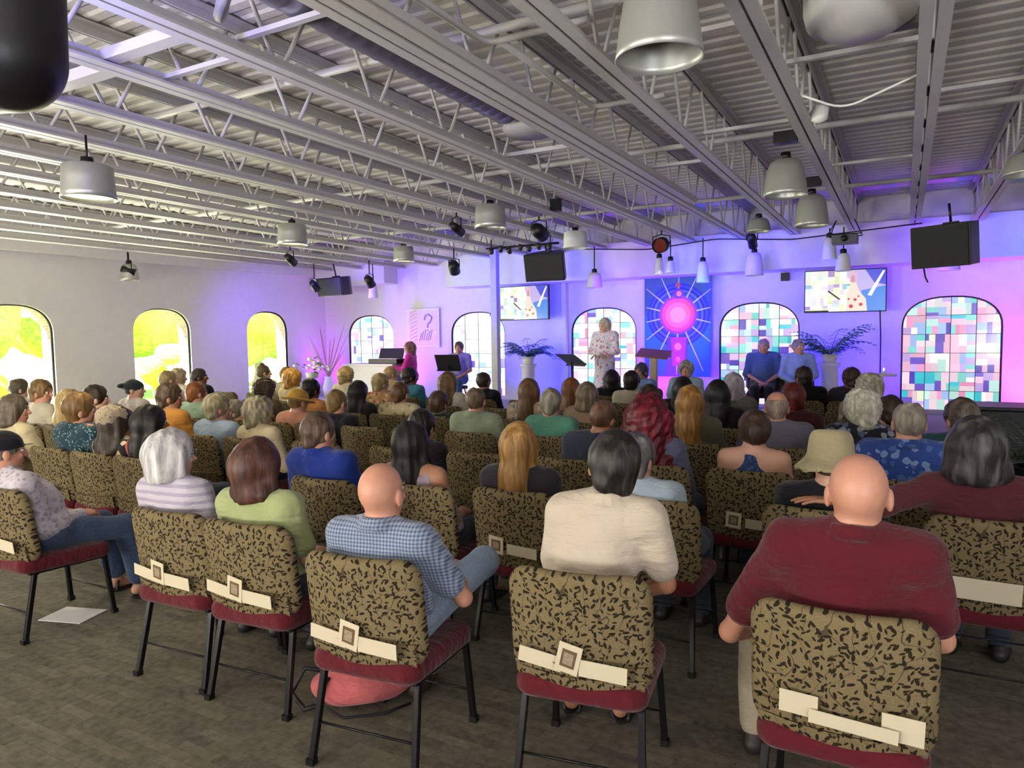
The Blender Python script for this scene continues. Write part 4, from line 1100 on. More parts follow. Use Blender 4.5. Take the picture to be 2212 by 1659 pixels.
  ('person with big dark brown hair below the third clear window', -6.742, 6.18, 4, 'wild', '#46351f', '#cfa48e', ('#6e5a3c',), {'H': 1.2, 'hs': 0.92, 'lean': (0.0, -0.06), 'hyaw': -0.29}),
  ('person with a small topknot seen against the third clear window', -8.767, 7.959, 6, 'bun', '#5d4d30', '#cfa48e', ('#c9bb94',), {'bunp': (0, -0.03, 0.125), 'lean': (0.022, -0.06), 'H': 1.284, 'hyaw': -0.63}),
  ('person with short grey-blond hair in a powder blue shirt', -5.45, 4.358, 2, 'full', '#9a9070', '#c8947c', ('#9fb4c9',), {'hyaw': -0.45, 'build': 1.1, 'hairg': '#c2b894', 'lean': (0.13, -0.06), 'H': 1.203}),
  ('person with ginger-brown short hair in a mint shirt', -6.744, 5.23, 3, 'short', '#8a5228', '#c8947c', ('#a9c7a8',), {'hyaw': -0.3, 'build': 1.1, 'lean': (0.0, -0.06), 'H': 1.234}),
  ('brown-haired person in an orange top facing right', -5.98, 4.326, 2, 'full', '#4d3a26', '#ab7d60', ('#c98a3a',), {'hyaw': -0.75, 'lean': (0.05, -0.06), 'H': 1.283}),
  ('person with sandy hair against the bright second clear window', -8.415, 6.08, 4, 'short', '#9c8558', '#cfa48e', ('#d9ceb8',), {'hyaw': -0.3, 'lean': (0.0, -0.06), 'H': 1.291}),
  ('person with pale blond hair beside the sandy head at the second clear window', -9.485, 6.966, 5, 'curly', '#b5a17a', '#cfa48e', ('#dccfb8',), {'hs': 0.95, 'lean': (0.052, -0.06), 'H': 1.253, 'hyaw': -0.6}),
  ('dark-haired man in a black shirt by the left wall', -8.955, 6.998, 5, 'short', '#2e2219', '#774f39', ('#0f0f14',), {'hyaw': -0.8, 'H': 1.27, 'lean': (-0.052, -0.06)}),
  ('person with a dark visor cap looking right in a white shirt', -7.75, 5.17, 3, 'short', '#4d4a3c', '#cfa48e', ('#dccfc4',), {'hyaw': -0.95, 'hat': 'visor', 'hatm': '#2a3334', 'lean': (0.0, -0.06), 'H': 1.255}),
  ('woman with long near-black hair in a coral top', -4.82, 3.365, 1, 'long', '#17120e', '#ab7d60', ('#c9584c',), {'hyaw': -0.35, 'hl': 0.26, 'lean': (0.017, -0.06), 'H': 1.215}),
  ('person in a knitted cream beanie and dark floral top', -5.36, 3.365, 1, 'long', '#3a2a1e', '#ab7d60', ('#1d1d2a', 'floral', '#c9b47c', '#e0d0a0', 0.7), {'hat': 'knit', 'hatm': ('#b9a98c', 'dots', '#8d7d60'), 'hl': 0.22, 'hyaw': -0.3, 'lean': (0.164, -0.06), 'H': 1.195}),
  ('person with tawny brown hair in a dark teal dotted shirt', -5.92, 3.365, 1, 'full', '#7b5a30', '#c8947c', ('#1d3a44', 'dots', '#7fa3a8'), {'lean': (0.24, -0.06), 'build': 1.2, 'hyaw': -0.5, 'hrol': 0.2, 'H': 1.281}),
  ('person with dark brown wavy hair behind the teal dotted shirt', -6.873, 4.273, 2, 'full', '#33251a', '#cfa48e', ('#6e5d44',), {'hyaw': -0.6, 'lean': (-0.116, -0.06), 'H': 1.246}),
  ('woman with long pale blond hair in an ivory top', -7.403, 4.241, 2, 'long', '#c7a868', '#cfa48e', ('#d3c8a4',), {'hl': 0.25, 'hairg': '#dfc692', 'lean': (0.023, -0.06), 'H': 1.202, 'hyaw': -0.28}),
  ('person with light brown hair looking right in a cream shirt', -7.933, 4.209, 2, 'full', '#7f6238', '#c8947c', ('#d0c6ae',), {'hyaw': -1.1, 'lean': (0.093, -0.06), 'H': 1.289}),
  ('person with short dark hair near the left-edge clear window', -9.932, 5.039, 3, 'full', '#5b5038', '#cfa48e', ('#d8d2c4',), {'hyaw': -0.4, 'lean': (0.0, -0.06), 'H': 1.214}),
  ('person with a grey-brown bob and pink face in a cream blouse', -6.653, 3.365, 1, 'bob', '#5d5140', '#c8947c', ('#d2c49c',), {'hyaw': -0.7, 'hairg': '#7d7060', 'lean': (0.0, -0.06), 'H': 1.235}),
  ('person with grey hair partly hidden by the powder blue shirt', -6.186, 5.264, 3, 'full', '#8a8272', '#cfa48e', ('#a79a7c',), {'hyaw': -0.9, 'glasses': 1, 'lean': (0.0, -0.06), 'H': 1.041}),
  ('person with black hair right of the straw hat', -6.038, 6.223, 4, 'full', '#100c0a', '#774f39', ('#c8894a',), {'lean': (0.0, -0.06), 'H': 1.209, 'hyaw': -0.2}),
  ('brown-haired person half hidden behind the white curly head', -0.09, 6.58, 4, 'full', '#3f2c20', '#cfa48e', ('#3a3640',), {'H': 1.15, 'lean': (0.0, -0.06), 'hyaw': 0.53}),
  ('person in a dark green jacket below the long layered brown hair', -4.35, 6.324, 4, 'full', '#4a3624', '#cfa48e', ('#1b3a2c',), {'H': 1.1, 'lean': (0.038, -0.06), 'hyaw': 0.03}),
]
# x, y, row, index of the person sitting on it
SEATS = [
  (-4.55, 2.365, 0, 0),
  (-3.17, 2.445, 0, 1),
  (-2.64, 2.455, 0, 2),
  (-1.84, 2.305, 0, 3),
  (-1.03, 2.505, 0, 4),
  (-0.15, 2.545, 0, 5),
  (-6.653, 3.365, 1, 65),
  (-5.92, 3.365, 1, 60),
  (-5.36, 3.365, 1, 59),
  (-4.82, 3.365, 1, 58),
  (-3.02, 3.365, 1, 13),
  (-2.42, 3.464, 1, 12),
  (-1.83, 3.564, 1, 11),
  (-1.12, 3.685, 1, 7),
  (-0.33, 3.819, 1, 10),
  (0.35, 3.935, 1, 6),
  (-7.933, 4.209, 2, 63),
  (-7.403, 4.241, 2, 62),
  (-6.873, 4.273, 2, 61),
  (-5.98, 4.326, 2, 53),
  (-5.45, 4.358, 2, 51),
  (-4.9, 4.391, 2, 23),
  (-3.35, 4.484, 2, 25),
  (-1.97, 4.567, 2, 14),
  (-1.4, 4.601, 2, 8),
  (-0.8, 4.637, 2, 9),
  (0.06, 4.689, 2, 21),
  (-9.932, 5.039, 3, 64),
  (-7.75, 5.17, 3, 57),
  (-6.744, 5.23, 3, 52),
  (-6.186, 5.264, 3, 66),
  (-5.55, 5.302, 3, 46),
  (-5.02, 5.334, 3, 24),
  (-3.297, 5.437, 3, 26),
  (-2.584, 5.48, 3, 15),
  (-1.4, 5.551, 3, 16),
  (-0.806, 5.587, 3, 18),
  (-0.249, 5.62, 3, 20),
  (0.339, 5.655, 3, 22),
  (-8.415, 6.08, 4, 54),
  (-6.742, 6.18, 4, 49),
  (-6.038, 6.223, 4, 67),
  (-5.41, 6.26, 4, 44),
  (-4.88, 6.292, 4, 27),
  (-4.35, 6.324, 4, 69),
  (-3.263, 6.389, 4, 30),
  (-2.656, 6.426, 4, 28),
  (-2.049, 6.462, 4, 33),
  (-1.439, 6.499, 4, 17),
  (-0.82, 6.536, 4, 19),
  (-0.09, 6.58, 4, 68),
  (-9.485, 6.966, 5, 55),
  (-8.955, 6.998, 5, 56),
  (-7.241, 7.101, 5, 47),
  (-5.799, 7.187, 5, 42),
  (-4.81, 7.246, 5, 39),
  (-3.23, 7.341, 5, 29),
  (-2.016, 7.414, 5, 34),
  (-1.486, 7.446, 5, 35),
  (-0.279, 7.518, 5, 38),
  (-7.078, 9.01, 7, 43),
  (-3.469, 9.227, 7, 31),
  (-1.068, 9.371, 7, 36),
  (-0.538, 9.403, 7, 37),
  (-8.767, 7.959, 6, 50),
  (-8.237, 7.991, 6, 48),
  (-7.148, 8.056, 6, 45),
  (-6.045, 8.122, 6, 41),
  (-4.879, 8.192, 6, 40),
  (-2.866, 8.313, 6, 32),
  (-8.586, 4.17, 2, -1),
  (-4.125, 4.438, 2, -1),
  (-2.66, 4.525, 2, -1),
  (-8.943, 5.098, 3, -1),
  (-8.347, 5.134, 3, -1),
  (-4.446, 5.368, 3, -1),
  (-3.871, 5.403, 3, -1),
  (-1.992, 5.515, 3, -1),
  (-9.128, 6.037, 4, -1),
  (-7.857, 6.114, 4, -1),
  (-7.3, 6.147, 4, -1),
  (-8.384, 7.032, 5, -1),
  (-7.812, 7.066, 5, -1),
  (-6.52, 7.144, 5, -1),
  (-4.02, 7.294, 5, -1),
  (-2.623, 7.378, 5, -1),
  (-0.883, 7.482, 5, -1),
  (-9.454, 7.918, 6, -1),
  (-6.596, 8.089, 6, -1),
  (-5.462, 8.157, 6, -1),
  (-4.208, 8.233, 6, -1),
  (-3.537, 8.273, 6, -1),
  (-2.265, 8.349, 6, -1),
  (-1.664, 8.385, 6, -1),
  (-1.062, 8.421, 6, -1),
  (-0.461, 8.457, 6, -1),
]
STRAW = cloth('#c69a3c', 'dots', '#a87a28', None, 2.0)
for i, (lab, x, y, row, hair, hc, sk, cl, ex) in enumerate(PEOPLE):
    p = dict(ex); p.update(label=lab, x=x, y=y, hair=hair, hairc=hc, skin=sk, cloth=cl, seed=i*7+3)
    h = p.get('hatm')
    if h == 'STRAW': p['hatm'] = STRAW
    elif isinstance(h, tuple): p['hatm'] = cloth(*h)
    if row == 0: p.setdefault('shoe', '#1b1a1a')
    elif row >= 2: p['shoe'] = 'none'
    if i in (1, 2, 3, 4): p['yaw'] = .14; p['hyaw'] = p.get('hyaw', 0) - .14
    build_person(p)

def short(s, n):
    w = s.split()[:n]
    while w and w[-1] in ('in', 'a', 'an', 'the', 'with', 'at', 'of', 'and', 'by', 'to', 'behind', 'on', 'his', 'before', 'beside', 'turned', 'just', 'beyond', 'dark', 'light', 'close', 'black', 'pale', 'fine', 'partly', 'short', 'long', 'near', 'above', 'below', 'right', 'left', 'small', 'front'): w.pop()
    return ' '.join(w)
by_row = {}
for s in SEATS: by_row.setdefault(s[2], []).append(s)
CH = {}
rg = random.Random(11)
for k in sorted(by_row):
    r = sorted(by_row[k])
    for j, (x, y, row, who) in enumerate(r):
        if who >= 0: lab = 'chair under the ' + short(PEOPLE[who][0], 13)
        else:
            nb = next((q for q in r[j+1:] if q[3] >= 0), None); side = 'left'
            gap = [q for q in r[j+1:]].index(nb) if nb else 0
            if nb is None: nb = next((q for q in r[:j][::-1] if q[3] >= 0), None); side = 'right'; gap = r[:j][::-1].index(nb)
            lab = 'empty chair, %s to the %s of the %s' % (('next', 'second', 'third', 'fourth', 'fifth', 'sixth')[gap], side, short(PEOPLE[nb[3]][0], 8))
        c = chair(x, y, math.radians(rg.uniform(-1.5, 1.5)) if row else {1: .06, 2: .08, 3: .11, 4: .15}.get(who, .0), lab)
        CH[(k, j)] = c
        if who >= 0: CH[('p', who)] = c

G = 'cards tucked in chair-back pockets'
def set_of_cards(ch, who, pic=-.02, l=-.13, r=.10, rollp=.05):
    s = short(who, 7)
    card(ch, l, .555, .16, .060, .17, 'paper_leaflet', 'folded paper left in the pocket behind the ' + s, G, .0)
    card(ch, pic, .580, .085, .115, .12 + rollp, 'picture_card', 'picture card upright in the pocket behind the ' + s, G, .004)
    card(ch, r, .545, .17, .065, .06, 'paper_envelope', 'cream envelope in the pocket behind the ' + s, G, .008)
for w, nm in ((1, 'woman with silver-white bob'), (2, 'woman with chestnut bob'), (3, 'bald man in checked shirt'), (4, 'man in cream shirt')):
    set_of_cards(CH[('p', w)], nm, rollp=.05 + .02*w)
c = CH[('p', 5)]
card(c, -.11, .575, .11, .075, .04, 'paper_leaflet', 'folded paper in the pocket behind the man in maroon', G, .0); card(c, .04, .545, .24, .045, .05, 'paper_leaflet', 'long paper strip in the pocket behind the man in maroon', G, .004); card(c, .17, .56, .11, .085, .03, 'paper_envelope', 'cream envelope in the pocket behind the man in maroon', G, .008)
c = CH[('p', 0)]; card(c, .12, .56, .17, .07, .05, 'paper_envelope', 'cream envelope in the pocket behind the capped man', G, .004)
for w, nm in ((7, 'grey-haired person in pale blue tee'), (11, 'woman with straight blond hair'), (12, 'woman with straight black hair'), (9, 'woman in the blue halter top'), (60, 'man in teal dotted shirt')):
    c = CH[('p', w)]
    card(c, -.08, .575, .09, .10, .1, 'picture_card', 'picture card in the pocket behind the ' + nm, G, .0); card(c, .08, .56, .18, .06, .05, 'paper_leaflet', 'folded paper in the pocket behind the ' + nm, G, .006)
c = CH[('p', 6)]; card(c, -.02, .57, .26, .10, .02, 'paper_leaflet', 'wide pale pink paper in the pocket behind the woman in maroon', G, .004)

# things on the floor of the back row
F = Field.cube((-.34, -.30, -.02), (.34, .30, .30), .008)
F.ell((0, 0, .09), (.24, .16, .085), k=.02); F.ell((.05, .03, .12), (.17, .10, .085), k=.06); F.plane((0, 0, .012), (0, 0, -1), .02); F.wave(.008, 26, 9, 6)
V, Fc = F.verts_faces()
e = newobj('tote_bag', mesh_from('tote_bag', V, Fc), cloth('#c9686a')); e.location = (-2.20, 2.50, -.008); e.rotation_euler = (0, 0, .75)
tag(e, 'slumped coral pink bag on the carpet under the checked-shirt man\'s chair', 'bag')
m = MB(); m.tube([(-.16, -.05, .15), (-.22, -.16, .10), (-.10, -.20, .03), (.08, -.19, .02), (.20, -.15, .03)], .007, 8); m.tube([(-.16, .02, .15), (-.27, .06, .16), (-.33, .0, .08), (-.27, -.08, .03), (-.19, -.1, .06)], .012, 8)
m.build('strap', plain('black_strap', '#17141a', .6), e)
m = MB(); m.box((0, 0, .002), (.30, .22, .004)); o = m.build('leaflet', plain('white_paper', '#cfcac8', .8, var=.03)); o.location = (-4.50, 2.45, .0); o.rotation_euler = (0, 0, .3)
tag(o, 'white paper lying on the carpet under the capped man\'s chair', 'paper')
# ------------------------------------------------------------------ stage furnishings
def blade_plant(name, loc, n, L, droop, wid, col, seed, label, cat, lift=.8, leaflets=True, z0=0, parent_pot=None):
    e = empty(name, loc); tag(e, label, cat)
    rg = random.Random(seed); m = MB()
    for k in range(n):
        a = 2*PI*k/n + rg.uniform(-.3, .3); l = L*rg.uniform(.75, 1.1); up = lift*rg.uniform(.55, 1.25)
        d = Vector((math.cos(a), math.sin(a), 0)); pts = []
        for i in range(9):
            t = i/8; pts.append(Vector((0, 0, z0)) + d*(l*t) + Vector((0, 0, up*l*t - droop*l*t*t)))
        m.tube(pts, .006, 5, .002)
        side = d.cross(Vector((0, 0, 1)))
        if leaflets:
            for i in range(1, 9):
                for s in (-1, 1):
                    p = pts[i]; ll = wid*(1.1 - abs(i/8 - .45)*1.3)
                    q = p + side*s*ll + d*ll*.55 + Vector((0, 0, -.25*ll)); mid = p.lerp(q, .45) + d*.026 + Vector((0, 0, .006))
                    mid2 = p.lerp(q, .45) - d*.026 + Vector((0, 0, .006))
                    m._new([p, mid, q, mid2], [(0, 1, 2, 3)])
        else:
            prev = None
            for i in range(9):
                w = wid*math.sin(PI*min(1, .12 + .88*i/8))**.7 if i < 8 else .001
                a_, b_ = m.bm.verts.new(pts[i] + side*w), m.bm.verts.new(pts[i] - side*w)
                if prev: m.bm.faces.new((prev[0], a_, b_, prev[1]))
                prev = (a_, b_)
    m.build('foliage', plain('leaf_' + col, col, .5, var=.35, scale=9), e)
    return e

def pedestal(loc, h, r, label):
    m = MB(); m.lathe([(0, 0), (r*1.25, 0), (r*1.25, .04), (r, .07), (r*.92, h-.08), (r*1.1, h-.05), (r*1.2, h), (0, h)], n=24)
    o = m.build('plant_pedestal', WHITE); o.location = loc; return tag(o, label, 'pedestal')
def pot(parent, r, h, z, mat):
    m = MB(); m.lathe([(0, z), (r*.72, z), (r, z+h), (r*.9, z+h), (r*.85, z+h-.03), (0, z+h-.03)], n=20); return m.build('pot', mat, parent)

S = STAGE_Z
pedestal((-1.05, 12.6, S), .88, .14, 'white round pedestal holding the palm right of the seated men')
e = blade_plant('potted_palm', (-1.05, 12.6, S+.88), 26, .60, .80, .17, '#3a6a4c', 5, 'green palm spreading over the white pedestal below the right screen', 'plant', lift=1.35, z0=.12); pot(e, .13, .14, 0, WHITE)
pedestal((-6.42, 12.3, S), .84, .14, 'white round pedestal holding the fern left of the middle window')
e = blade_plant('potted_fern', (-6.42, 12.3, S+.84), 30, .56, .85, .16, '#3f6a70', 8, 'dark feathery fern over the white pedestal below the left screen', 'plant', lift=1.3, z0=.12); pot(e, .13, .14, 0, WHITE)
e = blade_plant('potted_fern', (.92, 6.5, 0), 24, .46, .7, .14, '#4d5c3c', 12, 'olive fern in a black pot at the right edge', 'plant', lift=1.1, z0=.68); pot(e, .2, .66, 0, BLACK)
# reeds in a tall vase lit in the left corner
e = blade_plant('dried_reeds', (-12.1, 12.8, S), 13, .55, .12, .018, '#b79f86', 17, 'tall dried reeds standing in the corner left of the first stained window', 'plant', lift=2.0, leaflets=False, z0=.45)
m = MB(); m.lathe([(0, 0), (.12, 0), (.15, .2), (.09, .42), (.10, .48), (.08, .48), (0, .40)], n=20); m.build('vase', WHITE, e)
# flower arrangement on a stand
e = empty('flower_arrangement', (-10.85, 11.0, S)); tag(e, 'white and green flower arrangement on a thin stand left of the keyboard desk', 'flowers')
m = MB(); m.lathe([(0, 0), (.16, 0), (.16, .02), (.02, .04), (.02, .55), (.12, .58), (.14, .68), (0, .68)], n=16); m.build('stand', STEEL_WHITE, e)
rg = random.Random(4); m = MB(); m2 = MB()
for k in range(60):
    a = rg.uniform(0, 2*PI); r = rg.uniform(.05, .42); z = .72 + rg.uniform(0, .30)*(1 - r/.6); c = Vector((r*math.cos(a), r*math.sin(a), z)); 
    q = m if k % 3 else m2; s_ = rg.uniform(.05, .09); d = Vector((math.cos(a), math.sin(a), rg.uniform(-.3, .6))).normalized(); sd = d.cross(Vector((0, 0, 1))).normalized()
    if q is m: q._new([c, c + d*s_ + sd*s_*.5, c + d*s_*2, c + d*s_ - sd*s_*.5], [(0, 1, 2, 3)])
    else: q.lathe([(.001, -.02), (.03, 0), (.045, .02), (.03, .04), (.001, .03)], c, 8)
m.build('foliage', plain('leaf_mix', '#5b7350', .6, var=.4), e); m2.build('blossom', plain('petal', '#e6e0d8', .7), e)

# keyboard desk, workstation, stool
m = MB(); m.box((0, 0, .42), (1.25, .55, .80)); m.box((0, -.0, .83), (1.32, .62, .04))
o = m.build('keyboard_desk', WHITE, bevel=.008); o.location = (-9.75, 11.75, S); tag(o, 'plain white box desk carrying the keyboard on stage left', 'desk')
e = empty('keyboard', (-9.42, 11.72, S+.85)); tag(e, 'black keyboard with raised lid on the white desk', 'keyboard')
m = MB(); m.box((0, 0, .05), (.75, .36, .10)); m.build('body', BLACK, e, bevel=.01)
m = MB(); m.box((0, .13, .20), (.62, .03, .24), Euler((-.35, 0, 0)).to_matrix()); m.build('music_rest', BLACK, e, bevel=.006)
m = MB(); m.box((.0, -.10, .104), (.70, .13, .01)); m.build('key_bank', plain('piano_keys', '#d8d6d0', .3), e)
def stool(loc, label, h=.46):
    e = empty('stage_stool', loc); tag(e, label, 'stool')
    m = MB(); m.lathe([(0, h-.06), (.17, h-.06), (.185, h-.03), (.17, h), (0, h+.005)], n=20); m.build('seat', BLACK, e)
    for k in range(4):
        a = PI/4 + k*PI/2; m = MB(); m.tube([(.11*math.cos(a), .11*math.sin(a), h-.06), (.2*math.cos(a), .2*math.sin(a), 0)], .012, 6); m.build('leg', BLACK_METAL, e)
    m = MB(); m.tube([(.16*math.cos(a*PI/6), .16*math.sin(a*PI/6), .2) for a in range(13)], .008, 6, cap=False); m.build('foot_ring', BLACK_METAL, e)
stool((-8.93, 11.8, S), 'black round stool under the keyboard player', .42)
stool((-7.72, 11.8, S), 'black round stool under the person behind the left music stand', .42)

def music_stand(loc, rz, label, mat, top=1.0, w=.50, tilt=.5, hh=.33):
    e = empty('music_stand', loc, rz); tag(e, label, 'music stand')
    m = MB(); M = Euler((tilt, 0, 0)).to_matrix(); m.box((0, 0, top), (w, .012, hh), M); m.box(Vector((0, -.03, top)) + M @ Vector((0, .0, -hh/2)), (w, .06, .012), M); m.build('desk', mat, e)
    m = MB(); m.tube([(0, .02, top-.05), (0, .02, .28)], .013, 8); m.build('pole', BLACK_METAL, e)
    for k in range(3):
        a = PI/2 + k*2*PI/3; m = MB(); m.tube([(0, .02, .30), (.28*math.cos(a), .02 + .28*math.sin(a), .01)], .010, 6); m.build('leg', BLACK_METAL, e)
music_stand((-7.63, 11.3, S), .15, 'black music stand in front of the person in lavender', BLACK, .90, .50, .45)
music_stand((-4.93, 11.0, S), -.5, 'dark grey music stand beside the standing speaker', plain('grey_stand', '#3a3a42', .5), .98, .52, 1.0)
# lectern: slanted wooden top on a slim post
e = empty('lectern', (-3.55, 11.2, S), .1); tag(e, 'slim lectern with a slanted wooden top beside the tall banner', 'lectern')
m = MB(); m.box((0, 0, 1.07), (.52, .40, .025), Euler((.28, .10, 0)).to_matrix()); m.build('top', WOOD, e, bevel=.004)
m = MB(); m.box((0, .17, 1.03), (.50, .02, .04)); m.build('ledge', WOOD, e)
m = MB(); m.bar((0, 0, .03), (0, 0, 1.04), .12, .10); m.build('post', plain('pale_wood', '#b9a58f', .5), e, bevel=.01)
m = MB(); m.box((0, 0, .02), (.42, .36, .04)); m.build('base', plain('pale_wood', '#b9a58f', .5), e, bevel=.006)
# small round table with a lit candle
e = empty('side_table', (-.28, 12.2, S)); tag(e, 'small round blue-draped table left of the right-hand stained window', 'table')
m = MB(); m.lathe([(0, .70), (.2, .70), (.2, .73), (0, .73)], n=20); m.build('table_top', WHITE, e)
m = MB(); m.lathe([(.0, 0), (.15, 0), (.15, .02), (.02, .05), (.02, .70)], n=16); m.build('pedestal_leg', WHITE, e)
e = empty('candle', (-.26, 12.15, S+.73)); tag(e, 'short lit candle on the small round table', 'candle')
m = MB(); m.lathe([(0, 0), (.03, 0), (.03, .05), (0, .05)], n=12); m.build('wax', WHITE, e)
m = MB(); m.lathe([(.001, .05), (.010, .065), (.006, .08), (.001, .095)], n=8); m.build('flame', emit('flame', '#fff3d8', 14), e)
# equipment case at right
e = empty('equipment_case', (1.25, 9.2, 0)); tag(e, 'long black equipment case standing below the right-hand stained window', 'case')
m = MB(); m.box((0, 0, .43), (1.1, .6, .82)); m.build('body', BLACK, e, bevel=.012)
m = MB(); m.box((0, 0, .86), (1.16, .66, .04)); m.build('lid', BLACK, e, bevel=.008)

# ---- screens
def tv(loc, rz, w, h, seed, label):
    e = empty('wall_screen', loc, rz); tag(e, label, 'television', 'screens on the stage wall')
    m = MB(); m.box((0, .03, 0), (w+.03, .05, h+.03)); m.build('casing', BLACK, e, bevel=.006)
    m = MB(); m.box((0, .12, 0), (.25, .14, .25)); m.bar((0, .15, 0), (.0, .5, 0), .06); m.build('wall_arm', BLACK_METAL, e)
    rg = random.Random(seed)
    rect = [(-w/2, -h/2), (w/2, -h/2), (w/2, h/2), (-w/2, h/2)]
    pal = ['#f4f6ea']*10 + ['#e6f2c4']*4 + ['#c9e6e0']*3 + ['#d8cbe8']*3 + ['#a78fc4', '#8fb8c4']
    me = panes('picture', [(-w/2, -h/2), (.08*w, -h/2), (.08*w, h/2), (-w/2, h/2)], rg, 0, pal, 1.02, size=(4, 3))
    s = newobj('picture', me, STAIN, e)
    bm = bmesh.new(); bm.from_mesh(me); lay = bm.loops.layers.float_color['pane']
    def poly(pts, col, y):
        f = bm.faces.new([bm.verts.new((u*w, y, v*h)) for u, v in pts]); f.normal_update()
        if f.normal.y > 0: f.normal_flip()
        for l_ in f.loops: l_[lay] = (*lin(col), 1)
    poly([(.08, -.5), (.5, -.5), (.5, .5), (.08, .5)], '#b9a9e0', 0)
    poly([(.2, .0), (.5, .1), (.5, -.5), (.25, -.5)], '#3f7fd8', -.001); poly([(.25, .5), (.5, .5), (.5, .12), (.36, .18)], '#4a4fd0', -.001)
    poly([(.28, -.12), (.46, .46), (.49, .46), (.33, -.14)], '#f0e8ff', -.002)
    poly([(.02, -.5), (.03, -.1), (.08, .22), (.13, .24), (.18, -.02), (.26, -.2), (.28, -.5)], '#e8d3c4', -.003)
    poly([(.06, .22), (.05, .42), (.10, .48), (.15, .42), (.15, .22)], '#d8b0c8', -.004); poly([(.07, .2), (.08, .36), (.12, .38), (.13, .2)], '#c98fa4', -.005)
    for (u, v, q) in ((.08, -.38, .028), (.13, -.22, .022), (.2, -.34, .025), (.05, -.2, .015), (.17, -.14, .014)):
        poly([(u + q*math.cos(k*PI/4), v + q*1.7*math.sin(k*PI/4)) for k in range(8)], '#c0303c', -.004)
    poly([(-.22, .0), (-.2, .02), (-.05, -.2), (-.07, -.22)], '#2a2430', -.004)
    poly([(-.5, -.5), (-.2, -.5), (-.2, -.47), (-.5, -.47)], '#15151a', -.003)
    bm.to_mesh(me); bm.free()
    return e
tv((-.87, 12.95, 2.35), .10, 1.20, .67, 3, 'right-hand wall screen above the palm, showing the stage')
tv((-6.85, 12.95, 2.36), -.12, 1.18, .67, 7, 'left-hand wall screen above the fern, showing the stage')
m = MB(); m.tube([(-.35, 13.0, 2.02), (-.34, 13.3, 1.6), (-.34, 13.42, 1.0), (-.33, 13.42, S+.02)], .010, 6)
tag(m.build('screen_cable', BLACK), 'thin black cable dropping from the right-hand screen to the stage', 'cable')

# ---- tall banner: rays and rings around a glowing disc
bm = bmesh.new(); lay = bm.loops.layers.float_color.new('print'); W, H_ = 1.27, 1.90
def bp(pts, col, y):
    try: f = bm.faces.new([bm.verts.new((u, y, v)) for u, v in pts])
    except ValueError: return
    f.normal_update()
    if f.normal.y > 0: f.normal_flip()
    for l_ in f.loops: l_[lay] = (*lin(col), 1)
nx, nz = 24, 36; C0 = (.02, .22)
for i in range(nx):
    for j in range(nz):
        x0, x1 = -W/2 + W*i/nx, -W/2 + W*(i+1)/nx; z0, z1 = -H_/2 + H_*j/nz, -H_/2 + H_*(j+1)/nz
        cx_, cz_ = (x0+x1)/2 - C0[0], (z0+z1)/2 - C0[1]; r = math.hypot(cx_, cz_)
        rr = int(r/.055)
        base = '#4f6f9c' if cz_ > 0 else '#3f7fd0'
        if abs(cx_ + .02) < .20 and cz_ < -.3: base = '#8a4fd8' if abs(cx_) < .12 else '#6a5ae0'
        bp([(x0, z0), (x1, z0), (x1, z1), (x0, z1)], base, 0)
def disc(c, r, col, y, n=32, sx=1): bp([(c[0] + r*sx*math.cos(2*PI*k/n), c[1] + r*math.sin(2*PI*k/n)) for k in range(n)], col, y)
for k in range(8): disc(C0, .60 - .04*k, ['#3f4fc0', '#5360d4', '#3848b0', '#6a76e4'][k % 4], -.0004 - .0001*k, 48)
bp([(C0[0]-.20, -.95), (C0[0]+.18, -.95), (C0[0]+.18, -.2), (C0[0]-.20, -.2)], '#6a5ae0', -.0015)
for k in range(14):
    a = 2*PI*k/14 + .2; d = (math.cos(a), math.sin(a)); L0 = .3; L1 = min(abs(W/2/d[0]) if d[0] else 9, abs((H_/2 - C0[1]*(1 if d[1] > 0 else -1))/d[1]) if d[1] else 9, 1.2)*.97
    if L1 > L0: bp([(C0[0] + d[0]*L0 - d[1]*.014, C0[1] + d[1]*L0 + d[0]*.014), (C0[0] + d[0]*L1 - d[1]*.008, C0[1] + d[1]*L1 + d[0]*.008), (C0[0] + d[0]*L1 + d[1]*.008, C0[1] + d[1]*L1 - d[0]*.008), (C0[0] + d[0]*L0 + d[1]*.014, C0[1] + d[1]*L0 - d[0]*.014)], '#c9d0f0', -.002)
disc(C0, .36, '#b050d8', -.003); disc(C0, .31, '#ee5fa0', -.004); disc(C0, .24, '#ff7fae', -.005); disc(C0, .15, '#ffa8cc', -.006)
disc((C0[0], C0[1]+.40), .10, '#7a4fd0', -.004); disc((C0[0]+.02, C0[1]+.40), .05, '#ff8a80', -.005); disc((C0[0], C0[1]+.56), .05, '#c46a60', -.004)
bp([(C0[0]-.10, -.75), (C0[0]+.12, -.75), (C0[0]+.16, -.2), (C0[0]-.14, -.2)], '#b84fe0', -.003); disc((C0[0], -.38), .07, '#ff8fd0', -.004); disc((C0[0], -.62), .05, '#ff7ac8', -.004, sx=.8)
me = bpy.data.meshes.new('banner'); bm.to_mesh(me); bm.free()
t = NT('printed_banner'); at = t.n('ShaderNodeAttribute', attribute_name='print'); n_ = t.noise(t.coord(), 20, 3)
t.princ(at.outputs['Color'], .8, 0, .1, bump=n_, bs=.05)
e = empty('banner', (-3.78, 13.36, 1.82)); tag(e, 'tall hanging banner with a pink disc, rings and rays between two stained windows', 'banner')
newobj('printed_cloth', me, t.m, e)
m = MB(); m.tube([(-.66, 0, .96), (.66, 0, .96)], .016, 8); m.build('hanging_rod', BLACK_METAL, e)
m = MB(); m.box((0, .012, 0), (W, .012, H_)); m.build('backing', plain('banner_back', '#6c7ac4', .8), e)
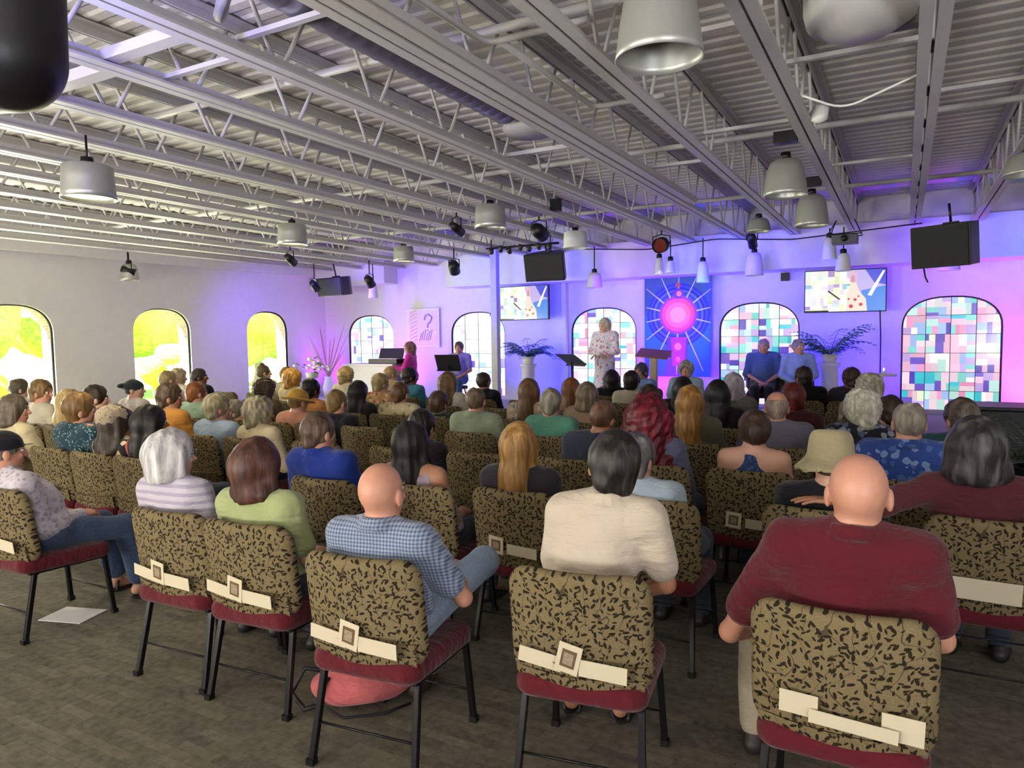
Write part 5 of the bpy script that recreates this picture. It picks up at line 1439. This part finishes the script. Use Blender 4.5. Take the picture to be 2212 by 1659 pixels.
# framed print left of the second stained window
e = empty('framed_print', (-9.75, 13.44, 1.90)); tag(e, 'pale framed print of pink and lilac strokes between the two left stained windows', 'picture')
m = MB(); m.box((0, .02, 0), (.90, .035, .90)); m.build('print_frame', WHITE, e, bevel=.006)
m = MB(); m.box((0, 0, 0), (.80, .006, .80)); m.build('print_paper', plain('print_paper', '#d8c9e0', .7), e)
m = MB(); rg = random.Random(2)
for k in range(9): m.bar((-.36, -.005, -.34 + .085*k), (-.16, -.005, -.26 + .085*k), .03, .002)
m.build('pink_stroke', plain('pink_ink', '#e0698c', .7), e)
m = MB()
m.tube([(.05, -.005, .18), (.08, -.005, .28), (.18, -.005, .31), (.26, -.005, .24), (.22, -.005, .14), (.14, -.005, .08), (.14, -.005, .0)], .018, 6); m.lathe([(.001, -.02), (.02, 0), (.001, .02)], (.14, -.005, -.06), 8)
for k in range(6): m.tube([(-.1 + .06*k, -.005, -.3 + .02*(k % 2)), (-.04 + .06*k, -.005, -.12 + .04*(k % 3))], .008, 5)
m.build('lilac_stroke', plain('lilac_ink', '#8f7ac8', .7), e)

# ---- people on the stage
PS = 'people on the stage'
build_person(dict(label='woman standing on stage in a long pale floral dress with red flowers, facing the congregation', group=PS, x=-4.55, y=11.6, z=S, yaw=PI-.15, H=1.66, pose='stand', hair='long', hairg='#e8dcc8', hairc='#d2c0a6', skin='#d3a48f', hl=.2,
    cloth=('#f4eef8', 'floral', '#d6cee6', '#d88aa4', 1.2), dress=1, sleeve='long', arms=('fold', 'fold'), seed=501, sw=.175, build=1.08, shoe='#6d5a50'))
build_person(dict(label='person in magenta top seated at the keyboard on stage', group=PS, x=-8.93, y=11.8, z=S, yaw=PI*.62, H=1.28, hair='bob', hairc='#6b4a3a', skin='#c9937a', cloth=('#c02f8e',), sleeve='long', arms=('keys', 'keys'), legs=('#3d4a78',), seed=502, lean=(0, .05)))
build_person(dict(label='person in a lavender shirt seated behind the black music stand on stage', group=PS, x=-7.72, y=11.8, z=S, yaw=PI+.3, H=1.28, hair='short', hairc='#5b4436', skin='#c9937a', cloth=('#a394d0',), legs=('#3f5f94',), seed=503))
build_person(dict(label='grey-haired man seated on stage in a denim blue shirt, hands clasped', group=PS, x=-1.95, y=11.8, z=S, yaw=PI+.12, H=1.285, hair='thin', hairc='#9a948c', skin='#c58f78', cloth=('#4f6690', 'speck', '#566d97', '#5b729c', 3), collar=1, sleeve='elbow', arms=('clasp', 'clasp'), legs=('#23242c',), seed=504, build=1.1, near=1))
build_person(dict(label='man seated on stage in a pale blue shirt beside the man in denim blue', group=PS, x=-1.43, y=11.85, z=S, yaw=PI+.25, H=1.27, hair='thin', hairc='#8d8a90', skin='#c9937a', cloth=('#9fb4dc',), collar=1, sleeve='long', arms=('lap', 'lap'), legs=('#8a9cc8',), seed=505, build=1.05, hyaw=.5))
build_person(dict(label='person with grey hair and pink face at the foot of the stage, facing the room', group=PS, x=-2.75, y=10.15, z=0, yaw=PI+.1, H=1.27, hair='curly', hairc='#a9a29c', skin='#d3a08c', cloth=('#a9c4d8',), legs=('#5a6478',), seed=506, hs=.95))
build_person(dict(label='dark-haired person in a light blue top below the banner, facing the room', group=PS, x=-3.45, y=10.15, z=0, yaw=PI-.3, H=1.24, hair='full', hairc='#4a4458', skin='#b98a78', cloth=('#7f9fd8',), legs=('#4a5478',), seed=507))
for x, y, r, lb in ((-1.95, 11.8, PI+.12, 'chair on stage under the man in denim blue'), (-1.43, 11.85, PI+.25, 'chair on stage under the man in pale blue'), (-2.75, 10.15, PI+.1, 'chair facing the room under the pink-faced person'), (-3.45, 10.15, PI-.3, 'chair facing the room under the person in light blue')):
    o = chair(x, y, r, lb); o.location.z = S if y > 11 else 0
# ------------------------------------------------------------------ things under the roof
def pendant(x, y, z, D, h, label, lit=None, shape='bell', mat=None, top=ZJ):
    e = empty('pendant_light', (x, y, z)); tag(e, label, 'lamp', 'pendant lights under the joists'); r = D/2
    if shape == 'bell': prof = [(r*.06, h), (r*.45, h*.985), (r*.68, h*.90), (r*.80, h*.72), (r*.90, h*.40), (r*.97, h*.10), (r, 0)]
    else: prof = [(r*.06, h), (r*.80, h*.99), (r*.90, h*.95), (r*.93, h*.55), (r*.95, h*.18), (r, 0)]
    inner = [(a-.006 if a > .03 else a, b-.006 if b > .02 else b) for a, b in prof[::-1]]
    m = MB(); m.lathe(prof + inner, n=32); m.build('lamp_shade', mat or SHADE, e)
    m = MB(); m.tube([(0, 0, h), (0, 0, max(h+.02, top-z))], .010, 6); m.lathe([(0, h-.005), (.05, h-.005), (.045, h+.06), (.0, h+.07)], n=12); m.build('stem', BLACK_METAL, e)
    m = MB(); m.lathe([(.001, h*.35), (.03, h*.38), (.045, h*.52), (.03, h*.68), (.02, h*.85)], n=14)
    m.build('bulb', emit('warm_bulb', '#fff0b8', 30) if lit else plain('frosted_bulb', '#d8d6d0', .4), e)
    if lit:
        m = MB(); m.lathe([(.001, .035), (r*.92, .035), (r*.92, .030), (.001, .030)], n=28); m.build('lens', emit('lit_lens', '#fff0a8', 4.5), e)
        l = bpy.data.lights.new('pendant_glow', 'SPOT'); l.energy = lit; l.color = (1, .86, .58); l.spot_size = 2.3; l.spot_blend = .8; l.shadow_soft_size = .16
        o = bpy.data.objects.new('pendant_glow', l); link(o, e); o.location = (0, 0, .02)
    return e
SHADE = plain('spun_aluminium_shade', '#a9aba4', .38, .55, var=.05)
BLUESHADE = plain('white_enamel_shade', '#d0d0d0', .5)
pendant(-1.0, 3.24, 2.94, .40, .36, 'large grey bell lamp nearest the camera at the top')
pendant(-1.0, 7.15, 2.96, .40, .34, 'grey bell lamp to the right of center under the joists, nearer of the pair')
pendant(-1.0, 9.3, 2.95, .40, .38, 'grey bell lamp to the right of center under the joists, farther of the pair')
pendant(-5.6, 3.35, 2.81, .40, .26, 'lit drum lamp nearest the camera on the left', 120, 'drum')
pendant(-7.14, 6.96, 2.94, .40, .27, 'lit drum lamp second along on the left', 90, 'drum')
pendant(-7.75, 10.16, 3.02, .38, .27, 'lit drum lamp farthest along on the left, near the stage', 22, 'drum')
pendant(-4.5, 7.66, 3.02, .40, .28, 'grey drum lamp among the joists left of center', None, 'drum')
pendant(-4.39, 10.0, 3.0, .38, .25, 'white drum lamp right of the hanging black monitor speaker', None, 'drum', BLUESHADE)
pendant(-12.35, 8.05, 2.80, .33, .30, 'grey bell lamp against the left wall between two clear windows')
pendant(-1.9, 11.0, 3.16, .36, .2, 'pale lamp under the joists above the right half of the stage', None, 'bell')
pendant(.95, 8.0, 3.08, .40, .2, 'grey lamp at the right edge under the joists')
for x, D, h, z, lb in ((-2.18, .30, .38, 2.62, 'tall white lamp glowing blue before the bulkhead, right of the banner'), (-3.02, .22, .36, 2.55, 'slim white lamp before the bulkhead at the banner corner'), (-3.78, .16, .30, 2.72, 'small white lamp before the bulkhead, left of the red stage light'), (-3.58, .17, .22, 2.74, 'small white lamp before the bulkhead, under the red stage light'),
                       (-1.05, .22, .36, 2.80, 'white lamp with a blue side above the right screen'), (-.85, .24, .28, 2.62, 'white lamp just above the top edge of the right screen'), (-5.0, .30, .28, 2.55, 'white lamp before the bulkhead right of the hanging black speaker'), (-10.2, .22, .3, 2.55, 'white lamp above the first stained window'), (.55, .3, .3, 2.55, 'white lamp tucked behind the right loudspeaker')):
    pendant(x, 12.25, z, D, h, lb, None, 'bell', BLUESHADE)

def loudspeaker(loc, rz, w, h, d, label, tilt=.12, drop=None):
    e = empty('hanging_loudspeaker', loc, rz); e.rotation_euler = (tilt, 0, rz); tag(e, label, 'speaker', 'black loudspeakers hung from the joists')
    m = MB(); m.prism([(-w/2, -d/2), (w/2, -d/2), (w*.42, d*.1), (w*.25, d/2), (-w*.25, d/2), (-w*.42, d*.1)], 'z', -h/2, h/2); m.build('cabinet', BLACK, e, bevel=.012)
    t_ = _MC.get('grille')
    if t_ is None:
        q = NT('speaker_grille'); vo = q.n('ShaderNodeTexVoronoi', i_Scale=160); q.l(q.coord(), vo.inputs['Vector']); q.princ(q.mixc(vo.outputs['Distance'], '#050506', '#2a2a2d'), .6, .2, bump=vo.outputs['Distance'], bs=.3); t_ = _MC['grille'] = q.m
    m = MB(); m.box((0, -d/2-.008, 0), (w*.95, .016, h*.92)); m.build('grille', t_, e, bevel=.004)
    m = MB(); m.tube([(0, 0, h/2-.01), (0, -tilt*.3, max(h/2+.1, ZJ+.03-loc[2]))], .016, 8); m.box((0, 0, h/2+.012), (.16, .10, .024)); m.build('bracket', BLACK_METAL, e)
    return e
loudspeaker((.52, 11.0, 2.80), -.46, .72, .54, .66, 'large black loudspeaker hung at right, in front of the pink-lit wall')
loudspeaker((-5.58, 11.5, 2.93), .12, .74, .48, .45, 'black monitor speaker hung in the middle above the left screen', .25)
loudspeaker((-11.0, 12.0, 2.84), -.15, .85, .40, .45, 'black loudspeaker hung in the left corner above the first stained window')
e = empty('hanging_loudspeaker', (-2.13, 1.07, 2.61)); tag(e, 'black rounded loudspeaker at the top left corner, close to the camera', 'speaker', 'black loudspeakers hung from the joists')
F = Field.cube((-.30, -.26, -.45), (.26, .26, .45), .01); F.cap((0, 0, -.14), (0, 0, .34), .145, .155, k=.0); F.cap((-.13, -.04, -.14), (-.13, -.04, .34), .145, .155, k=.05); F.plane((0, 0, .36), (0, 0, 1), .02)
V, Fc = F.verts_faces(); newobj('cabinet', mesh_from('cabinet', V, Fc), BLACK, e)
m = MB(); m.box((.02, .0, .47), (.06, .06, .25)); m.build('bracket', BLACK_METAL, e)
m = MB(); m.prism([(-.05, -.03), (.05, -.05), (.04, .02), (-.01, .06)], 'y', -.165, -.14); q = m.build('name_plate', plain('bronze_plate', '#8f8a78', .4, .5), e); q.location = (.0, .0, .10); q.rotation_euler = (0, 0, .7)

def stage_light(loc, aim, label, r=.085, L=.24, red=False):
    e = empty('stage_spotlight', loc); tag(e, label, 'stage light', 'black stage lights on the joists')
    d = (Vector(aim) - Vector(loc)).normalized(); M = d.to_track_quat('Z', 'Y').to_matrix()
    m = MB(); m.lathe([(0, -L/2), (r*.7, -L/2), (r, -L*.2), (r, L/2), (r*.92, L/2), (r*.9, L*.3), (0, L*.3)], (0, 0, -.16), 18, M); m.build('can', BLACK, e)
    m = MB(); m.lathe([(.001, L*.31), (r*.88, L*.31)], (0, 0, -.16), 18, M); m.build('lens', plain('lens_red' if red else 'lens_glass', '#6a1a14' if red else '#23242c', .15), e)
    m = MB(); m.tube([(-r*1.15, 0, -.16), (-r*1.15, 0, -.03), (0, 0, .0), (r*1.15, 0, -.03), (r*1.15, 0, -.16)], .010, 6); m.tube([(0, 0, 0), (0, 0, max(.05, ZJ-loc[2]))], .012, 6); m.build('yoke', BLACK_METAL, e)
for loc, aim, lb, r in (((-3.36, 11.0, 3.24), (-3.4, 0, .8), 'round black stage light with a reddish lens above the banner', .12), ((-4.5, 9.0, 3.30), (-4, 13, 1.5), 'black stage light left of the black box near the middle', .10),
        ((-7.25, 11.0, 3.12), (-8, 13, 1), 'black stage light left of the steel post', .10), ((-5.22, 8.0, 3.28), (-5, 13, 1.5), 'small black stage light among the joists left of center', .06), ((-9.3, 9.0, 3.22), (-10, 13, 1), 'small black stage light near the left drum lamps', .07),
        ((-12.3, 8.0, 3.12), (-9, 12, 1), 'black stage light high on the left wall by the first clear window', .08), ((-2.1, 11.6, 3.28), (-2, 13.4, 1), 'small black stage light at the joist end above the right window', .07), ((-9.75, 11.6, 3.02), (-9.6, 13.4, 1), 'black stage light above the framed print', .09), ((-11.1, 11.4, 2.98), (-11.3, 13.4, 1), 'stage light above the first stained window', .08)):
    stage_light(loc, aim, lb, r, .24, 'red' in lb)

def box_thing(name, c, d, mat, label, cat, bev=.004, rz=0):
    m = MB(); m.box((0, 0, 0), d); o = m.build(name, mat, bevel=bev); o.location = c; o.rotation_euler = (0, 0, rz); return tag(o, label, cat)
box_thing('junction_box', (-.98, 7.0, 3.46), (.20, .12, .10), BLACK, 'black box on the joist above the nearer bell lamp of the pair', 'box')
box_thing('wireless_receiver', (-4.05, 8.6, 3.40), (.13, .10, .16), BLACK, 'black box hanging in the middle, left of the long joist', 'box')
box_thing('junction_box', (-.95, 9.0, 3.42), (.17, .10, .10), BLACK, 'black box directly above the farther bell lamp of the pair', 'box')
box_thing('ballast_box', (-.08, 4.8, 3.48), (.24, .1, .09), plain('olive_box', '#55554a', .5), 'grey-green box below the deck near the top right', 'box')
box_thing('wall_box', (-1.86, 13.42, 2.66), (.14, .08, .14), BLACK, 'small black box on the wall between the right window and right screen', 'box')
# projector hung by the right-hand joist end
e = empty('projector', (-.78, 11.5, 3.02)); tag(e, 'grey projector with a cage mount at the end of a joist, above the right screen', 'projector')
m = MB(); m.box((0, 0, 0), (.34, .30, .13)); m.build('body', plain('projector_grey', '#54545a', .5), e, bevel=.01)
m = MB(); m.lathe([(0, .15), (.045, .15), (.045, .20), (0, .20)], (0, -.0, 0), 14, Euler((PI/2, 0, 0)).to_matrix()); m.build('lens', BLACK, e)
m = MB()
for s in (-1, 1):
    m.tube([(s*.22, -.15, .06), (s*.12, 0, .28)], .008, 6); m.tube([(s*.22, .15, .06), (s*.12, 0, .28)], .008, 6); m.tube([(s*.22, -.15, .06), (s*.22, .15, .06)], .008, 6)
m.tube([(-.22, -.15, .06), (.22, -.15, .06)], .008, 6); m.tube([(-.22, .15, .06), (.22, .15, .06)], .008, 6); m.build('mount', BLACK_METAL, e)
# round duct beside the long joist
m = MB(); pts = []; y = YB
prof = []
while y < 5.25:
    prof += [(.155, y), (.160, y+.02), (.155, y+.04)]; y += .12
M = Euler((-PI/2, 0, 0)).to_matrix(); m.lathe([(0.001, prof[0][1])] + prof + [(.001, prof[-1][1])], (0, 0, 0), 22, M)
o = m.build('air_duct', plain('galvanised_duct', '#9a9aa4', .35, .7, var=.08)); o.location = (-2.88, 0, 3.58); tag(o, 'long round metal duct running beside the wide joist', 'duct')
m = MB(); m.lathe([(.001, 0), (.20, 0), (.23, .05), (.20, .16), (.13, .24), (.001, .26)], n=24); o = m.build('air_diffuser', STEEL_WHITE); o.location = (-2.86, 5.55, 3.42); tag(o, 'white round air diffuser at the end of the round duct', 'vent')
m = MB(); m.lathe([(.001, 0), (.18, .015), (.28, .08), (.30, .16), (.30, .30), (.001, .30)], n=28); o = m.build('air_diffuser', STEEL_WHITE); o.location = (-.25, 4.55, 3.35); tag(o, 'big white round dome diffuser near the top, right of the large bell lamp', 'vent')
m = MB(); m.lathe([(.001, 0), (.05, .005), (.07, .04), (.05, .12), (.001, .13)], n=16, M=Euler((.6, .5, 0)).to_matrix()); o = m.build('spot_lamp', WHITE); o.location = (-.62, 6.0, 3.30); tag(o, 'small white flood light under the deck right of the second bell lamp', 'lamp')
m = MB(); m.box((-2.33, 2.4, 3.335), (.13, 13.0, .05)); m.box((-2.33, 2.4, 3.307), (.09, 13.0, .012)); tag(m.build('cable_tray_hanging', STEEL_WHITE), 'flat white cable tray fixed beside the widest joist', 'tray')
# conduits, pipes and loose cable
def pipe(name, pts, r, mat, label, cat='pipe'):
    P = [Vector(p) for p in pts]; out = [P[0]]
    for i in range(1, len(P)-1):
        a, b, c = P[i-1], P[i], P[i+1]; u = (a-b).normalized()*min(.12, (a-b).length*.4); v = (c-b).normalized()*min(.12, (c-b).length*.4)
        for k in range(6):
            q = k/5; out.append((b+u)*(1-q)**2 + b*2*q*(1-q) + (b+v)*q*q)
    out.append(P[-1]); m = MB(); m.tube(out, r, 8); return tag(m.build(name, mat), label, cat)
pipe('conduit', [(-2.3, 2.2, 3.5), (-2.3, 3.9, 3.5), (-1.62, 3.9, 3.5)], .022, STEEL_WHITE, 'white bent conduit between the wide joist and the next, nearer of two')
pipe('conduit', [(-2.2, 3.9, 3.5), (-2.2, 5.4, 3.5), (-1.62, 5.4, 3.5)], .022, STEEL_WHITE, 'white bent conduit between the wide joist and the next, farther of two')
pipe('sprinkler_pipe', [(-6, 4.0, 3.62), (4.2, 4.0, 3.62)], .030, STEEL_WHITE, 'white pipe crossing over the joists nearest the camera')
pipe('sprinkler_pipe', [(-12, 7.4, 3.62), (4.2, 7.4, 3.62)], .030, STEEL_WHITE, 'white pipe crossing over the joists at mid room')
pipe('sprinkler_pipe', [(-12, 10.6, 3.62), (4.2, 10.6, 3.62)], .030, STEEL_WHITE, 'white pipe crossing over the joists close to the stage')
pipe('conduit', [(-2.98, 1.0, 3.5), (-3.02, 2.25, 3.5), (-3.27, 2.45, 3.5)], .035, STEEL_WHITE, 'thick conduit bend at the top, left of the round duct, nearer the camera')
pipe('conduit', [(-2.90, 1.2, 3.44), (-2.94, 2.5, 3.44), (-3.27, 2.72, 3.44)], .035, STEEL_WHITE, 'thick conduit bend at the top, left of the round duct, farther one')
pipe('cable_hanging', [(-.72, 5.3, 3.34), (-.4, 5.5, 3.22), (.1, 5.4, 3.36)], .008, WHITE, 'loose white cable drooping between two joists at right', 'cable')
pipe('stage_cable', [(-5.2, 12.2, 3.26), (-4, 12.3, 3.18), (-2.8, 12.2, 3.26), (-1.6, 12.3, 3.17), (.2, 12.2, 3.26)], .010, BLACK, 'black cable looped along the joist ends above the stage', 'cable')
m = MB(); m.tube([(-.36, 0, -.25), (-.35, .02, -.40), (-.31, 0, -.47)], .010, 6); m.build('cable', BLACK, bpy.data.objects['hanging_loudspeaker'])
# lighting bar tangle near the monitor speaker
e = empty('hanging_lighting_bar', (-5.6, 10.4, 3.16)); tag(e, 'bar of small dark lamps and clamps above the hanging monitor speaker', 'stage light')
m = MB(); m.tube([(-.6, 0, 0), (.75, 0, 0)], .018, 8); m.tube([(-.5, 0, 0), (-.5, 0, .14)], .01, 6); m.tube([(.6, 0, 0), (.6, 0, .14)], .01, 6); m.build('bar', BLACK_METAL, e)
for k in range(7):
    m = MB(); x = -.5 + k*.18; m.lathe([(.001, 0), (.035, 0), (.045, .10), (.001, .10)], (x, 0, -.10 + .03*(k % 2)), 10, Euler((.4*(k % 3), .3*(k % 2), 0)).to_matrix()); m.build('lamp_head', plain('dark_head', '#2a2a2c', .4), e)
# ------------------------------------------------------------------ camera, daylight, lamps
F_PX, YAW, PITCH, ROLL = 1534.0, math.radians(28.9), math.radians(3.92), -.0147
r0 = Vector((math.cos(YAW), math.sin(YAW), 0)); fw = Vector((-math.sin(YAW)*math.cos(PITCH), math.cos(YAW)*math.cos(PITCH), -math.sin(PITCH))); u0 = r0.cross(fw)
Rv = r0*math.cos(ROLL) + u0*math.sin(ROLL); Uv = -r0*math.sin(ROLL) + u0*math.cos(ROLL)
cam = bpy.data.cameras.new('camera'); co = link(bpy.data.objects.new('camera', cam))
Mx = Matrix((Rv, Uv, -fw)).transposed().to_4x4(); Mx.translation = Vector((0, 0, 1.7)); co.matrix_world = Mx
cam.sensor_fit = 'HORIZONTAL'; cam.sensor_width = 36; cam.lens = 36*F_PX/2212; cam.clip_start = .05; cam.clip_end = 300
scene.camera = co

w = bpy.data.worlds.new('sky'); scene.world = w; w.use_nodes = True; nt = w.node_tree; nt.nodes.clear()
sky = nt.nodes.new('ShaderNodeTexSky'); sky.sky_type = 'NISHITA'; sky.sun_elevation = math.radians(52); sky.sun_rotation = math.radians(200); sky.sun_disc = False; sky.air_density = 1.2; sky.dust_density = 1.5
bg = nt.nodes.new('ShaderNodeBackground'); bg.inputs['Strength'].default_value = 1.3
ou = nt.nodes.new('ShaderNodeOutputWorld'); nt.links.new(sky.outputs[0], bg.inputs[0]); nt.links.new(bg.outputs[0], ou.inputs[0])
def light(name, typ, loc, energy, color, aim=None, size=1.0, size_y=None, spot=None, blend=.6):
    l = bpy.data.lights.new(name, typ); l.energy = energy; l.color = color
    if typ == 'AREA':
        l.size = size
        if size_y: l.shape = 'RECTANGLE'; l.size_y = size_y
    elif typ == 'SPOT': l.spot_size = spot or 1.2; l.spot_blend = blend; l.shadow_soft_size = size
    elif typ == 'POINT': l.shadow_soft_size = size
    o = link(bpy.data.objects.new(name, l)); o.location = loc
    if aim is not None: o.rotation_euler = (Vector(aim) - Vector(loc)).to_track_quat('-Z', 'Y').to_euler()
    return o
sun = light('sun', 'SUN', (-30, 0, 30), 90, (1, .96, .88), (-18, 14, 0)); sun.data.angle = .01
for i, (cy, ww) in enumerate(LW):
    o = light('window_portal', 'AREA', (XL-.03, cy, 1.3), 1, (1, 1, 1), (0, cy, 1.3), 2.0, ww); o.data.cycles.is_portal = True
    d = light('window_daylight', 'AREA', (XL+.03, cy, 1.3), (190, 170, 60, 5)[i], (1, .97, .86), (0, cy-.8, .9), 1.2, 1.9)
V_ = (.17, .13, 1.0)
# LED wash on the stage wall
for x, e_, c in ((-12.2, 330, (.50, .01, 1.0)), (-10.2, 150, (.30, .0, 1.0)), (-8.6, 110, (.16, .0, 1.0)), (-6.7, 230, (.0, .0, 1.0)), (-6.2, 200, (.0, .0, 1.0)), (-4.9, 90, (.05, .0, 1.0)), (-4.1, 75, (.55, .0, .9)), (-2.9, 90, (.08, .0, 1.0)), (-1.1, 270, (.0, .0, 1.0)), (-.35, 210, (.04, .0, 1.0)), (1.75, 190, (.95, .10, .8))):
    light('wall_wash', 'SPOT', (x, 12.75 if x < 1 else 12.6, S+.1), e_*.95, c, (x, 13.5, 1.6), .08, spot=2.3, blend=1)
for x, e_, c in ((-10.5, 220, (.12, .0, 1.0)), (-6.5, 260, (.0, .0, 1.0)), (-2.5, 260, (.03, .0, 1.0)), (.8, 200, (.06, .03, 1.0))):
    light('truss_wash', 'SPOT', (x, 10.9, 3.1), e_, c, (x, 13.4, 1.7), .12, spot=1.9, blend=.9)
for x, c in ((-7.8, (.0, .05, 1)), (-6.2, (.05, .02, 1)), (-4.6, (.20, .0, 1)), (-3.0, (.0, .10, 1)), (-1.4, (.05, .02, 1)), (.3, (.15, .0, 1)), (1.8, (.0, .2, 1))):
    light('bulkhead_wash', 'SPOT', (x, 11.7, 2.3), 55, c, (x, 12.8, 3.1), .08, spot=1.7, blend=1)
light('truss_wash', 'SPOT', (-10.6, 10.5, 2.9), 170, (.22, .06, 1.0), (-12.8, 11.5, 1.6), .12, spot=1.8, blend=1)
light('floor_spot', 'SPOT', (.6, 10.0, 3.2), 60, (.75, .65, 1.0), (1.0, 8.7, 0), .1, spot=.5, blend=.6)
light('banner_spot', 'SPOT', (-3.6, 10.6, 3.1), 120, (1, .85, 1.0), (-3.78, 13.4, 1.8), .05, spot=.5, blend=.5)
light('speaker_spot', 'SPOT', (-4.0, 8.4, 3.2), 55, (.92, .9, 1.0), (-4.5, 11.6, 1.4), .08, spot=.5, blend=.6)
light('seated_spot', 'SPOT', (-1.8, 8.6, 3.2), 70, (.35, .42, 1.0), (-1.7, 11.8, 1.2), .08, spot=.55, blend=.6)
light('keyboard_spot', 'SPOT', (-9.5, 9.4, 3.1), 90, (1, .16, .9), (-9.0, 11.8, 1.2), .08, spot=.5, blend=.7)
light('beam_uplight', 'SPOT', (-3.3, 1.2, 2.75), 130, (.22, .20, 1.0), (-3.9, 2.9, 3.6), .1, spot=1.7, blend=.9)
# unseen area lights added behind the camera to brighten chairs, floor and ceiling
light('rear_fill', 'AREA', (-3.6, -2.6, 3.2), 30, (1, .86, .62), (-2.6, 2.2, .4), 1.2, 1.2)
light('rear_fill', 'AREA', (1.8, -2.8, 3.2), 7, (.62, .72, 1.0), (0, 3, .3), 1.2, 1.2)
light('rear_ceiling_fill', 'AREA', (3.2, -2.6, 1.2), 320, (.92, .92, 1.0), (3, -1.0, 5), 1.6, 1.6)  # upward fill added for the ceiling; the back wall has no windows
light('rear_ceiling_fill', 'AREA', (-7.5, -3.4, 1.2), 520, (1, .95, .84), (-7, -1.2, 5), 1.6, 2.4)
light('rear_ceiling_fill', 'AREA', (-2.5, -3.6, 1.2), 420, (1, .95, .88), (-2.6, -1.5, 5), 1.6, 2.4)

vs = scene.view_settings; scene.display_settings.display_device = 'sRGB'
vs.view_transform = 'Standard'; vs.look = 'None'; vs.gamma = 1.0; vs.use_curve_mapping = False; vs.exposure = 0.32
scene.cycles.max_bounces = 8; scene.cycles.diffuse_bounces = 5; scene.cycles.transparent_max_bounces = 8; scene.cycles.sample_clamp_indirect = 6
scene.cycles.use_denoising = True; scene.cycles.caustics_reflective = False; scene.cycles.caustics_refractive = False
